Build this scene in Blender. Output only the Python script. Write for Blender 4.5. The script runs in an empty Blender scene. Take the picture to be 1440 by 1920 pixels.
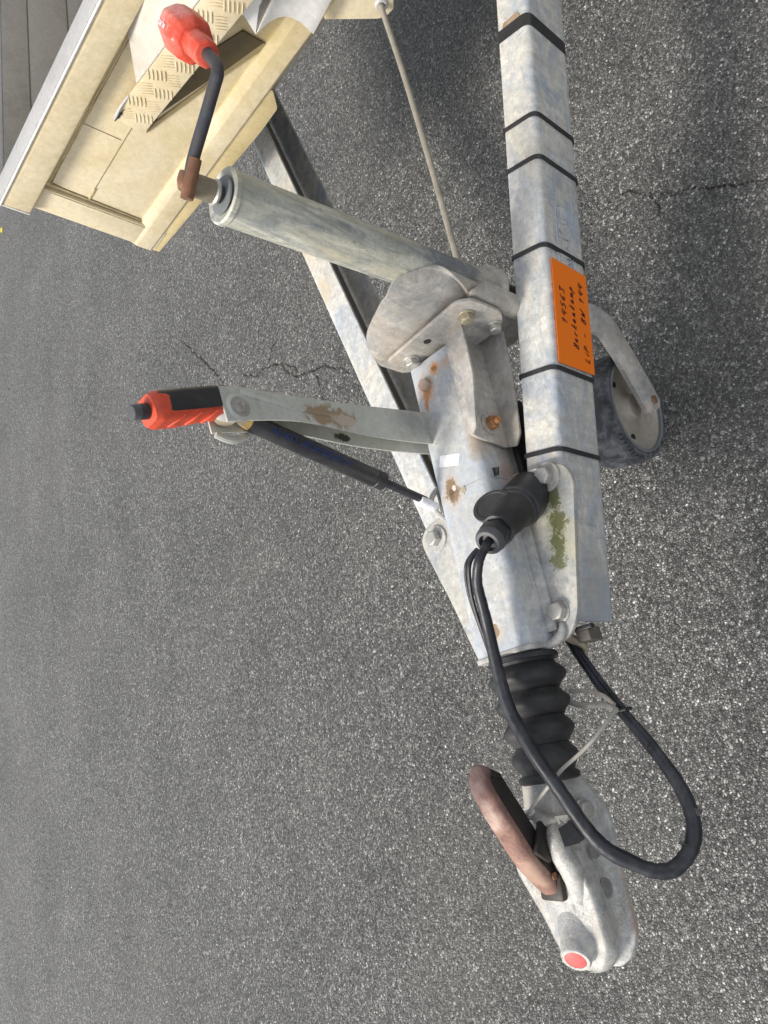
import bpy, bmesh, math, random
from math import radians, pi, sin, cos, tan, sqrt, atan2
from mathutils import Vector as V, Matrix
import numpy as np
random.seed(7)
S = bpy.context.scene
COL = S.collection

# ------------------------------------------------------------------ camera
# world frame: +X runs back along the trailer, +Y to its far side, Z up, metres
CAM = V((-0.58787, -0.62341, 1.30035))
CR = V((0.919364, -0.380426, 0.100225))      # picture-up direction (phone held sideways)
CU = V((0.189138, 0.650804, 0.735311))       # picture-left direction
CF = V((0.344958, 0.657062, -0.670279))      # viewing direction
cd = bpy.data.cameras.new('camera')
cam = bpy.data.objects.new('camera', cd); COL.objects.link(cam)
cd.sensor_fit = 'VERTICAL'; cd.sensor_height = 36; cd.sensor_width = 27
cd.lens = 1421.4 / 1920 * 36
cd.clip_start = 0.02; cd.clip_end = 500
m = Matrix((-CU, CR, -CF)).transposed().to_4x4(); m.translation = CAM
cam.matrix_world = m
S.camera = cam

# ------------------------------------------------------------------ sky, sun, exposure
SUN_EL, SUN_DIR = radians(51), V((-0.78, 0.62, 0))     # towards the sun
w = bpy.data.worlds.new('World'); S.world = w; w.use_nodes = True
nt = w.node_tree; nt.nodes.clear()
sky = nt.nodes.new('ShaderNodeTexSky'); sky.sky_type = 'NISHITA'; sky.sun_disc = False
sky.sun_elevation = SUN_EL
sky.sun_rotation = atan2(SUN_DIR.x, SUN_DIR.y)
hs = nt.nodes.new('ShaderNodeHueSaturation'); hs.inputs['Saturation'].default_value = 0.28
bg = nt.nodes.new('ShaderNodeBackground'); bg.inputs['Strength'].default_value = 0.15
wo = nt.nodes.new('ShaderNodeOutputWorld')
nt.links.new(sky.outputs[0], hs.inputs['Color']); nt.links.new(hs.outputs[0], bg.inputs['Color'])
nt.links.new(bg.outputs[0], wo.inputs[0])
sd = bpy.data.lights.new('sun', 'SUN'); sd.energy = 2.7; sd.angle = radians(16); sd.color = (1, .94, .84)
sun = bpy.data.objects.new('sun', sd); COL.objects.link(sun)
d = V((SUN_DIR.x * cos(SUN_EL), SUN_DIR.y * cos(SUN_EL), sin(SUN_EL)))
sun.rotation_euler = d.to_track_quat('Z', 'Y').to_euler(); sun.location = d * 6
S.view_settings.view_transform = 'Standard'; S.view_settings.look = 'None'
S.view_settings.exposure = 0.48; S.view_settings.gamma = 1; S.view_settings.use_curve_mapping = False

# ------------------------------------------------------------------ materials
class NT:
    def __init__(s, name):
        s.m = bpy.data.materials.new(name); s.m.use_nodes = True; s.t = s.m.node_tree
        s.b = s.t.nodes['Principled BSDF']
        g = s.t.nodes.new('ShaderNodeNewGeometry'); s.pos = g.outputs['Position']; s.geo = g
    def n(s, t, **k):
        o = s.t.nodes.new(t)
        for a, v in k.items(): setattr(o, a, v)
        return o
    def l(s, a, b): s.t.links.new(a, b)
    def noise(s, scale, det=6, rough=.6, dist=0, vec=None):
        o = s.n('ShaderNodeTexNoise'); o.inputs['Scale'].default_value = scale; o.inputs['Detail'].default_value = det
        o.inputs['Roughness'].default_value = rough; o.inputs['Distortion'].default_value = dist
        s.l(vec or s.pos, o.inputs['Vector']); return o.outputs['Fac']
    def voro(s, scale, feat='F1', vec=None, out='Distance', rnd=1):
        o = s.n('ShaderNodeTexVoronoi', feature=feat); o.inputs['Scale'].default_value = scale
        o.inputs['Randomness'].default_value = rnd
        s.l(vec or s.pos, o.inputs['Vector']); return o.outputs[out]
    def ramp(s, f, pts, mode='LINEAR'):
        o = s.n('ShaderNodeValToRGB'); o.color_ramp.interpolation = mode; e = o.color_ramp.elements
        while len(e) < len(pts): e.new(.5)
        for i, (p, c) in enumerate(pts):
            e[i].position = p; e[i].color = (c, c, c, 1) if isinstance(c, (int, float)) else (*c, 1)
        s.l(f, o.inputs[0]); return o.outputs[0]
    def mix(s, f, a, b, mode='MIX'):
        o = s.n('ShaderNodeMix', data_type='RGBA', blend_type=mode)
        for x, i in ((f, 0), (a, 6), (b, 7)):
            if isinstance(x, (int, float)): o.inputs[i].default_value = x if i == 0 else (x, x, x, 1)
            elif isinstance(x, tuple): o.inputs[i].default_value = (*x, 1)
            else: s.l(x, o.inputs[i])
        return o.outputs[2]
    def math(s, op, a, b=0.):
        o = s.n('ShaderNodeMath', operation=op)
        for x, i in ((a, 0), (b, 1)):
            if isinstance(x, (int, float)): o.inputs[i].default_value = x
            else: s.l(x, o.inputs[i])
        return o.outputs[0]
    def bump(s, h, dist=.001, st=.5, prev=None):
        o = s.n('ShaderNodeBump'); o.inputs['Distance'].default_value = dist; o.inputs['Strength'].default_value = st
        s.l(h, o.inputs['Height'])
        if prev: s.l(prev, o.inputs['Normal'])
        return o.outputs[0]
    def set(s, col=None, rough=None, metal=None, nrm=None, spec=None):
        for v, k in ((col, 'Base Color'), (rough, 'Roughness'), (metal, 'Metallic'), (nrm, 'Normal'), (spec, 'Specular IOR Level')):
            if v is None: continue
            i = s.b.inputs[k]
            if isinstance(v, (int, float)): i.default_value = v
            elif isinstance(v, tuple): i.default_value = (*v, 1)
            else: s.l(v, i)
        return s.m
    def stain(s, c, P, R, col, amt=.8, ns=60, soft=.35, rag=1.2):
        a = s.n('ShaderNodeVectorMath', operation='SUBTRACT'); s.l(s.pos, a.inputs[0]); a.inputs[1].default_value = P
        b = s.n('ShaderNodeVectorMath', operation='DIVIDE'); s.l(a.outputs[0], b.inputs[0]); b.inputs[1].default_value = R
        l = s.n('ShaderNodeVectorMath', operation='LENGTH'); s.l(b.outputs[0], l.inputs[0])
        d = s.math('ADD', l.outputs['Value'], s.math('MULTIPLY', s.math('SUBTRACT', s.noise(ns, 9, .72, .6), .5), rag * 2))
        f = s.math('MULTIPLY', s.ramp(d, [(max(0., .8 - soft), 1.), (.8 + .15, 0.)]), amt)
        return s.mix(f, c, col)
    def sep(s):
        o = s.n('ShaderNodeSeparateXYZ'); s.l(s.pos, o.inputs[0]); return o.outputs

def galv(name, hi=(.60, .585, .55), lo=(.36, .365, .37), dust=(.45, .41, .34), dustamt=.55, metal=.35, rust=0., zs=None, stains=(), edge=None):
    q = NT(name)
    vec = None
    if zs:
        mp = q.n('ShaderNodeMapping'); mp.inputs['Scale'].default_value = zs; q.l(q.pos, mp.inputs[0]); vec = mp.outputs[0]
    f1 = q.ramp(q.noise(20, 10, .72, .9, vec), [(.40, 0.), (.58, 1.)])
    c = q.mix(f1, lo, hi)
    # crystalline spangle: angular flakes at two sizes
    wv = q.n('ShaderNodeTexNoise'); wv.inputs['Scale'].default_value = 60; wv.inputs['Detail'].default_value = 3; q.l(q.pos, wv.inputs['Vector'])
    vm = q.n('ShaderNodeVectorMath', operation='MULTIPLY_ADD'); vm.inputs[1].default_value = (.012,) * 3
    q.l(wv.outputs['Color'], vm.inputs[0]); q.l(q.pos, vm.inputs[2])
    sp = q.ramp(q.voro(75, 'F1', vm.outputs[0], 'Color'), [(.1, .78), (.9, 1.2)])
    c = q.mix(.5, c, sp, 'MULTIPLY')
    c = q.mix(.3, c, q.ramp(q.voro(230, 'F1', vm.outputs[0], 'Color'), [(.1, .85), (.9, 1.14)]), 'MULTIPLY')
    c = q.mix(q.math('MULTIPLY', q.ramp(q.noise(6.5, 8, .7, 1.2, vec), [(.46, 0.), (.60, 1.)]), dustamt), c, dust)
    c = q.mix(.5, c, q.ramp(q.noise(110, 8, .7), [(.30, .72), (.70, 1.24)]), 'MULTIPLY')
    streak = q.n('ShaderNodeMapping'); streak.inputs['Scale'].default_value = (24, 190, 190); streak.inputs['Rotation'].default_value = (0, .2, .35); q.l(q.pos, streak.inputs[0])
    c = q.mix(q.math('MULTIPLY', q.ramp(q.noise(1, 5, .75, .6, streak.outputs[0]), [(.60, 0.), (.68, 1.)]), .5), c, (.20, .205, .22))
    s2 = q.n('ShaderNodeMapping'); s2.inputs['Scale'].default_value = (260, 20, 60); s2.inputs['Rotation'].default_value = (.3, .1, -.5); q.l(q.pos, s2.inputs[0])
    c = q.mix(q.math('MULTIPLY', q.ramp(q.noise(1, 4, .7, .4, s2.outputs[0]), [(.66, 0.), (.70, 1.)]), .5), c, tuple(min(.85, x * 1.35) for x in hi))
    c = q.mix(q.math('MULTIPLY', q.ramp(q.noise(330, 4, .65), [(.64, 0.), (.69, 1.)]), .7), c, (.13, .125, .115))
    dr = q.n('ShaderNodeMapping'); dr.inputs['Scale'].default_value = (95, 95, 9); q.l(q.pos, dr.inputs[0])
    c = q.mix(.6, c, q.ramp(q.noise(1, 6, .7, .3, dr.outputs[0]), [(.34, .78), (.62, 1.12)]), 'MULTIPLY')
    if rust: c = q.mix(q.math('MULTIPLY', q.ramp(q.noise(11, 9, .78, .8), [(.62, 0.), (.70, 1.)]), rust), c, (.40, .21, .09))
    if edge:
        pt = q.ramp(q.geo.outputs['Pointiness'], [(.515, 0.), (.56, 1.)])
        c = q.mix(q.math('MULTIPLY', pt, q.ramp(q.noise(30, 7, .7), [(.32, .05), (.58, .62)])), c, edge)  # worn ridges, with the blue sky reflection painted into their colour
    for st in stains: c = q.stain(c, *st)
    r = q.ramp(q.noise(35, 5), [(.3, .38), (.7, .66)])
    h = q.noise(160, 6, .7)
    return q.set(c, r, metal, q.bump(q.noise(28, 3), .003, .3, q.bump(h, .0009, .45)))

def paint(name, col, dirt=(.25, .2, .13), amt=.35, rough=.45, scale=14, metal=0., speck=.5, bumpd=.0005, stains=()):
    q = NT(name)
    c = q.mix(q.math('MULTIPLY', q.ramp(q.noise(scale, 8, .68, .8), [(.45, 0.), (.72, 1.)]), amt), col, dirt)
    c = q.mix(q.math('MULTIPLY', q.ramp(q.noise(500, 3, .6), [(.65, 0.), (.71, 1.)]), speck), c, tuple(x * .5 for x in dirt))
    c = q.mix(.25, c, q.ramp(q.noise(3, 4), [(.3, .8), (.7, 1.15)]), 'MULTIPLY')
    c = q.mix(.55, c, q.ramp(q.noise(95, 8, .75), [(.30, .74), (.70, 1.22)]), 'MULTIPLY')
    for st in stains: c = q.stain(c, *st)
    r = q.ramp(q.noise(40, 5), [(.3, rough - .08), (.7, rough + .12)])
    return q.set(c, r, metal, q.bump(q.noise(120, 6, .7), bumpd, .35))

def rusty(name, a=(.30, .14, .07), b=(.13, .07, .045), cc=(.42, .34, .28), metal=.25):
    q = NT(name)
    c = q.mix(q.ramp(q.noise(38, 8, .7, .6), [(.35, 0.), (.65, 1.)]), b, a)
    c = q.mix(q.math('MULTIPLY', q.ramp(q.noise(16, 6, .7), [(.5, 0.), (.66, 1.)]), .8), c, cc)
    return q.set(c, q.ramp(q.noise(60, 4), [(.3, .45), (.7, .8)]), metal, q.bump(q.noise(240, 6, .75), .0008, .5))

GALV = galv('galvanised_steel', (.67, .645, .585), (.44, .475, .52), (.60, .555, .465), .6, .14, 0, (.45, .9, .9), stains=[((.50, .31, .448), (.17, .10, .06), (.60, .47, .29), .7, 26, .7, .7), ((.33, .25, .448), (.05, .03, .05), (.58, .48, .34), .6, 40, .5, 1.), ((.20, -.25, .40), (.03, .03, .03), (.34, .35, .36), .6, 60, .4, 1.1), ((.07, -.21, .385), (.025, .03, .02), (.36, .38, .42), .7, 60, .4, 1.2), ((-.40, -.10, .39), (.09, .04, .05), (.44, .41, .36), .6, 40, .6, .9)], edge=(.40, .47, .56))
GALVB = galv('galvanised_cast', (.54, .525, .49), (.39, .39, .385), (.45, .415, .35), .55, .12)
def cast():
    m = galv('cast_coupling', (.57, .555, .52), (.42, .42, .415), (.48, .44, .37), .55, .1, 0, None, [
        ((-.655, -.02, .50), (.05, .05, .05), (.34, .29, .23), .55, 50, .6, 1.1), ((-.70, -.044, .455), (.10, .010, .03), (.30, .29, .275), .6, 60, .5, .9),
        ((-.70, .02, .50), (.04, .03, .02), (.36, .27, .19), .5, 70, .5, 1.2), ((-.78, -.046, .437), (.09, .006, .006), (.42, .28, .20), .7, 90, .4, 1.2)])
    q = NT.__new__(NT); q.m = m; q.t = m.node_tree; q.b = q.t.nodes['Principled BSDF']
    q.geo = q.t.nodes.new('ShaderNodeNewGeometry'); q.pos = q.geo.outputs['Position']
    src = q.b.inputs['Base Color'].links[0].from_socket
    pit = q.ramp(q.noise(420, 3, .6), [(.56, 0.), (.63, 1.)])
    zone = q.ramp(q.noise(24, 5, .6), [(.42, .15), (.58, 1.)])
    q.l(q.mix(q.math('MULTIPLY', q.math('MULTIPLY', pit, zone), .6), src, (.17, .16, .145)), q.b.inputs['Base Color'])
    q.l(q.bump(q.noise(260, 5, .7), .0016, .6, q.bump(q.noise(45, 3), .004, .35)), q.b.inputs['Normal'])
    return m
CASTM = cast()
PLATEM = galv('plate_galvanised', (.53, .515, .475), (.385, .395, .405), (.47, .435, .345), .6, .12, 0, None, [
    ((-.222, -.085, .456), (.020, .022, .02), (.62, .34, .17), .75, 40, .6, .8), ((-.300, -.108, .456), (.085, .030, .02), (.46, .43, .24), .55, 40, .7, .9),
    ((-.262, -.113, .456), (.022, .012, .02), (.13, .135, .05), .95, 130, .12, 1.5), ((-.296, -.108, .456), (.018, .016, .02), (.15, .155, .06), .95, 110, .12, 1.6),
    ((-.322, -.099, .456), (.024, .012, .02), (.13, .14, .05), .95, 140, .12, 1.7), ((-.346, -.092, .456), (.012, .015, .02), (.14, .15, .06), .9, 150, .1, 1.7),
    ((-.238, .128, .456), (.03, .02, .02), (.58, .54, .44), .7, 30, .6, .8), ((-.205, -.060, .456), (.03, .02, .02), (.36, .27, .21), .7, 40, .5, .9)])
GALVD = galv('dusty_galvanised', (.55, .52, .475), (.37, .365, .355), (.46, .40, .33), .7, .2)
GALVH = galv('housing_galvanised', (.60, .585, .55), (.43, .455, .49), (.52, .475, .39), .5, .14, .25, None, [
    ((-.042, .008, .513), (.030, .018, .02), (.62, .35, .19), .8, 50, .55, .9), ((-.052, .012, .513), (.018, .010, .02), (.48, .21, .07), .9, 90, .3, 1.2), ((-.066, .016, .513), (.012, .006, .02), (.44, .19, .06), .9, 120, .2, 1.4),
    ((-.018, -.013, .513), (.013, .011, .02), (.62, .26, .07), .9, 110, .3, 1.1), ((-.020, -.034, .513), (.010, .022, .02), (.58, .33, .18), .6, 90, .5, 1.2),
    ((-.10, -.050, .50), (.09, .014, .03), (.50, .30, .16), .55, 45, .5, 1.1), ((-.165, -.045, .50), (.035, .014, .03), (.40, .29, .17), .7, 45, .5, 1.),
    ((-.208, .006, .513), (.040, .024, .02), (.68, .47, .31), .6, 40, .6, .8), ((-.418, -.005, .513), (.022, .022, .02), (.64, .54, .40), .6, 50, .5, .8),
    ((-.209, .007, .513), (.024, .0145, .02), (.25, .165, .09), .95, 75, .1, .9), ((-.213, .009, .513), (.010, .006, .02), (.13, .09, .06), .8, 120, .2, 1.2), ((-.206, .003, .513), (.006, .004, .02), (.72, .66, .58), .9, 150, .1, 1.2), ((-.418, -.005, .513), (.012, .012, .02), (.30, .20, .11), .95, 90, .1, 1.), ((-.15, -.056, .45), (.08, .02, .05), (.22, .16, .12), .75, 40, .6, .9), ((-.205, -.056, .46), (.03, .02, .03), (.40, .25, .17), .6, 50, .5, .9)], edge=(.42, .49, .58))
LEVER = paint('grey_green_zinc', (.55, .56, .51), (.33, .30, .23), .5, .4, 18, .2, .3, .0005, [((-.122, .022, .705), (.017, .03, .050), (.30, .20, .11), .85, 60, .15, 1.5), ((-.122, .022, .680), (.010, .03, .024), (.56, .50, .42), .7, 80, .15, 1.4), ((-.125, .06, .655), (.008, .01, .016), (.02, .02, .02), .95, 90, .12, 1.3), ((-.10, .022, .55), (.03, .03, .05), (.22, .23, .25), .6, 40, .6, .9)])
BEIGE = paint('beige_paint', (.70, .60, .415), (.50, .385, .18), .6, .5, 5, 0, .7, .0005, [((.675, .10, .63), (.05, .16, .05), (.44, .33, .10), .55, 22, .7, 1.), ((.665, .30, .85), (.05, .5, .016), (.40, .30, .14), .5, 60, .6, 1.), ((.675, .05, .70), (.05, .10, .08), (.46, .34, .12), .5, 25, .7, 1.), ((.665, .5, .90), (.02, .3, .012), (.55, .40, .16), .5, 60, .5, 1.2)])
BEIGEY = paint('beige_paint_grimy', (.60, .48, .26), (.36, .27, .10), .7, .5, 6, 0, .7)
ALU = paint('bare_aluminium', (.56, .54, .53), (.40, .37, .34), .4, .5, 12, .25, .4)
ALUG = paint('weathered_rail_cap', (.47, .455, .445), (.34, .32, .29), .5, .5, 12, .15, .4)
ALUB = paint('worn_step_top', (.50, .46, .395), (.40, .345, .25), .6, .5, 12, .1, .5)
WHITEM = paint('white_coated_metal', (.76, .74, .71), (.42, .38, .32), .35, .45, 16, 0, .5)
BOARD = paint('grimy_aluminium_board', (.42, .385, .335), (.24, .21, .17), .6, .55, 9, .2, .5)
BROWN = paint('dark_brown', (.105, .078, .034), (.06, .045, .02), .5, .6, 9, 0, .4)
OLIVE = paint('olive_brown', (.30, .23, .11), (.18, .13, .06), .4, .6, 9, 0, .4)
BLACKR = paint('black_rubber', (.020, .020, .021), (.085, .08, .075), .55, .55, 16, 0, .4, .0008)
BLACKP = paint('black_plastic', (.022, .022, .025), (.06, .062, .066), .5, .42, 24, 0, .25)
GREYP = paint('grey_cable_gland', (.075, .075, .082), (.13, .13, .135), .5, .5, 25, 0, .1)
LIDM = paint('plug_lid_plastic', (.042, .042, .045), (.075, .075, .078), .5, .5, 20, 0, .2)
CABLE = paint('cable_sheath', (.014, .015, .02), (.085, .09, .105), .55, .40, 26, 0, .25, .0008)
REDP = paint('red_plastic', (.70, .085, .035), (.26, .045, .03), .6, .45, 34, 0, .7, .001)
REDK = paint('faded_red_plastic', (.66, .075, .04), (.78, .24, .16), .65, .36, 26, 0, .5, .001, [((.235, -.135, .97), (.03, .03, .03), (.82, .42, .34), .5, 90, .5, 1.6), ((.20, -.145, .955), (.03, .02, .02), (.40, .05, .03), .55, 60, .5, 1.2)])
REDB = paint('salmon_red_plastic', (.80, .13, .12), (.6, .10, .08), .25, .5, 30, 0, .2)
CREAM = paint('brass_cream', (.42, .36, .26), (.30, .2, .1), .5, .5, 30, .2, .3)
YELL = paint('ochre_bush', (.55, .36, .12), (.3, .2, .08), .3, .5, 30, 0, .2)
BOLT = paint('zinc_bolt', (.50, .49, .46), (.30, .26, .20), .5, .38, 60, .55, .4)
BOLTY = paint('dusty_brassy_bolt', (.46, .41, .30), (.28, .22, .14), .6, .42, 60, .5, .4)
PINK = rusty('rust_bloom', (.50, .30, .20), (.44, .38, .33), (.56, .50, .45), .15)
RUST = rusty('rust')
RUSTO = rusty('orange_rust', (.52, .24, .08), (.24, .10, .04), (.56, .34, .16), 0.)
CRANK = rusty('crank_steel', (.10, .085, .08), (.07, .082, .105), (.15, .155, .175), .6)
HANDLE = rusty('rusty_handle', (.36, .20, .15), (.15, .075, .06), (.56, .42, .35), .1)
_q = NT.__new__(NT); _q.m = HANDLE; _q.t = HANDLE.node_tree; _q.b = _q.t.nodes['Principled BSDF']
_q.geo = _q.t.nodes.new('ShaderNodeNewGeometry'); _q.pos = _q.geo.outputs['Position']
_src = _q.b.inputs['Base Color'].links[0].from_socket
_q.l(_q.stain(_q.stain(_src, (-.588, 0, .594), (.066, .06, .06), (.085, .05, .05), .92, 45, .7, .8), (-.70, .01, .53), (.03, .03, .03), (.46, .31, .23), .6, 60, .5, 1.), _q.b.inputs['Base Color'])
GRIME = paint('black_grime', (.020, .016, .014), (.07, .04, .025), .5, .6, 20, 0, .5)
DARK = paint('dark_oily_steel', (.03, .027, .025), (.09, .06, .04), .4, .5, 20, .2, .3)
WEB = paint('muted_brown', (.135, .118, .10), (.20, .165, .13), .6, .6, 10, .2, .4)
TYRE = paint('dusty_tyre', (.05, .054, .062), (.27, .27, .275), .85, .78, 34, 0, .9, .004)
RIM = paint('dusty_rim', (.45, .40, .335), (.24, .21, .17), .6, .6, 12, .15, .6)
RIML = paint('rim_edge', (.19, .20, .205), (.12, .12, .12), .5, .55, 20, .1, .3)
PAPERW = paint('white_label_paper', (.80, .80, .82), (.6, .58, .56), .2, .5, 20, 0, .05)
CORK = rusty('torn_brown_paper', (.30, .20, .11), (.20, .13, .07), (.38, .29, .20), 0.)
GREEN = paint('green_label_residue', (.17, .17, .07), (.34, .34, .22), .5, .8, 50, 0, .5, .002)
ORANGE = NT('fluorescent_orange_paper').set((1., .21, .003), .55)
INK = NT('dark_red_ink').set((.07, .012, .01), .6)
BLUE = paint('blue_print', (.014, .035, .15), (.02, .022, .03), .6, .5, 200, 0, 0)
RIVET = paint('rivet_steel', (.27, .262, .25), (.16, .15, .14), .5, .5, 60, .2, .4)
RODM = paint('rod_steel', (.40, .365, .31), (.24, .2, .15), .6, .45, 25, .35, .4)
WIRE = paint('wire_sheath', (.46, .43, .38), (.28, .22, .15), .5, .5, 60, .1, .4)
TAPE = paint('black_tape', (.02, .02, .022), (.055, .055, .06), .5, .38, 26, 0, .2)
LEAF = NT('yellow_leaf').set((.65, .5, .06), .6)
JOINT = paint('grimy_joint', (.26, .20, .11), (.15, .11, .06), .5, .6, 30)

def asphalt():
    q = NT('asphalt')
    # warp a little so that the grains are not regular cells
    nz = q.n('ShaderNodeTexNoise'); nz.inputs['Scale'].default_value = 190; nz.inputs['Detail'].default_value = 2
    q.l(q.pos, nz.inputs['Vector'])
    vm = q.n('ShaderNodeVectorMath', operation='MULTIPLY_ADD'); vm.inputs[1].default_value = (.0045,) * 3
    q.l(nz.outputs['Color'], vm.inputs[0]); q.l(q.pos, vm.inputs[2]); wp = vm.outputs[0]
    SC = 205
    cell = q.n('ShaderNodeTexVoronoi', feature='F1'); cell.inputs['Scale'].default_value = SC; q.l(wp, cell.inputs['Vector'])
    sp = q.n('ShaderNodeSeparateColor'); q.l(cell.outputs['Color'], sp.inputs[0])
    rnd, rnd2 = sp.outputs[0], sp.outputs[1]
    edge = q.voro(SC, 'DISTANCE_TO_EDGE', wp)
    big = q.noise(2.3, 5, .6); mid = q.noise(38, 5, .7)
    stone = q.ramp(rnd, [(0., (.075, .073, .069)), (.30, (.15, .147, .139)), (.75, (.285, .28, .265)), (.92, (.38, .37, .35)), (.965, (.56, .55, .52)), (1., (.72, .71, .68))])
    gap = q.ramp(edge, [(.0, .12), (.24, 1.)])
    c = q.mix(gap, (.045, .045, .043), stone)
    fine = q.ramp(q.noise(520, 4, .7), [(.3, .55), (.7, 1.45)])
    c = q.mix(.8, c, fine, 'MULTIPLY')
    big_c = q.n('ShaderNodeTexVoronoi', feature='F1'); big_c.inputs['Scale'].default_value = 105; q.l(wp, big_c.inputs['Vector'])
    sb = q.n('ShaderNodeSeparateColor'); q.l(big_c.outputs['Color'], sb.inputs[0])
    isb = q.math('MULTIPLY', q.ramp(sb.outputs[0], [(.86, 0.), (.865, 1.)]), q.ramp(big_c.outputs['Distance'], [(.38, 1.), (.46, 0.)]))
    c = q.mix(isb, c, q.ramp(sb.outputs[1], [(0., (.13, .128, .12)), (.7, (.27, .262, .245)), (1., (.47, .46, .43))]))
    pits = q.ramp(q.noise(150, 4, .65), [(.36, 1.), (.46, 0.)])
    c = q.mix(q.math('MULTIPLY', pits, .86), c, (.028, .027, .026))
    c = q.mix(.7, c, q.ramp(mid, [(.32, .62), (.68, 1.36)]), 'MULTIPLY')
    c = q.mix(.8, c, q.ramp(big, [(.32, .80), (.68, 1.2)]), 'MULTIPLY')
    c = q.mix(q.math('MULTIPLY', q.ramp(q.noise(1.1, 4), [(.5, 0.), (.7, 1.)]), .35), c, (.16, .15, .13))
    lm = q.n('ShaderNodeMapping'); lm.inputs['Rotation'].default_value = (0, 0, .5); lm.inputs['Scale'].default_value = (.5, 3.2, 1); q.l(q.pos, lm.inputs[0])
    c = q.mix(.3, c, q.ramp(q.noise(1.6, 5, .6, .3, lm.outputs[0]), [(.36, .84), (.50, 1.), (.64, 1.24)]), 'MULTIPLY')
    at = q.n('ShaderNodeAttribute', attribute_name='crack')
    c = q.mix(q.math('MULTIPLY', at.outputs['Fac'], q.ramp(q.noise(90, 5, .7), [(.35, .45), (.6, 1.)])), c, (.020, .018, .016))
    h = q.math('MULTIPLY', gap, q.ramp(rnd2, [(0, .25), (1, 1.)]))
    h = q.math('SUBTRACT', q.math('ADD', h, q.math('MULTIPLY', isb, .6)), q.math('MULTIPLY', pits, .6))
    r = q.ramp(rnd2, [(0., .48), (.8, .75), (1., .3)])
    nb = q.bump(q.noise(700, 3, .7), .0012, .5)
    return q.set(c, r, 0., q.bump(mid, .012, .35, q.bump(h, .0038, .95, nb)), .5)
ASPH = asphalt()

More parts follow.
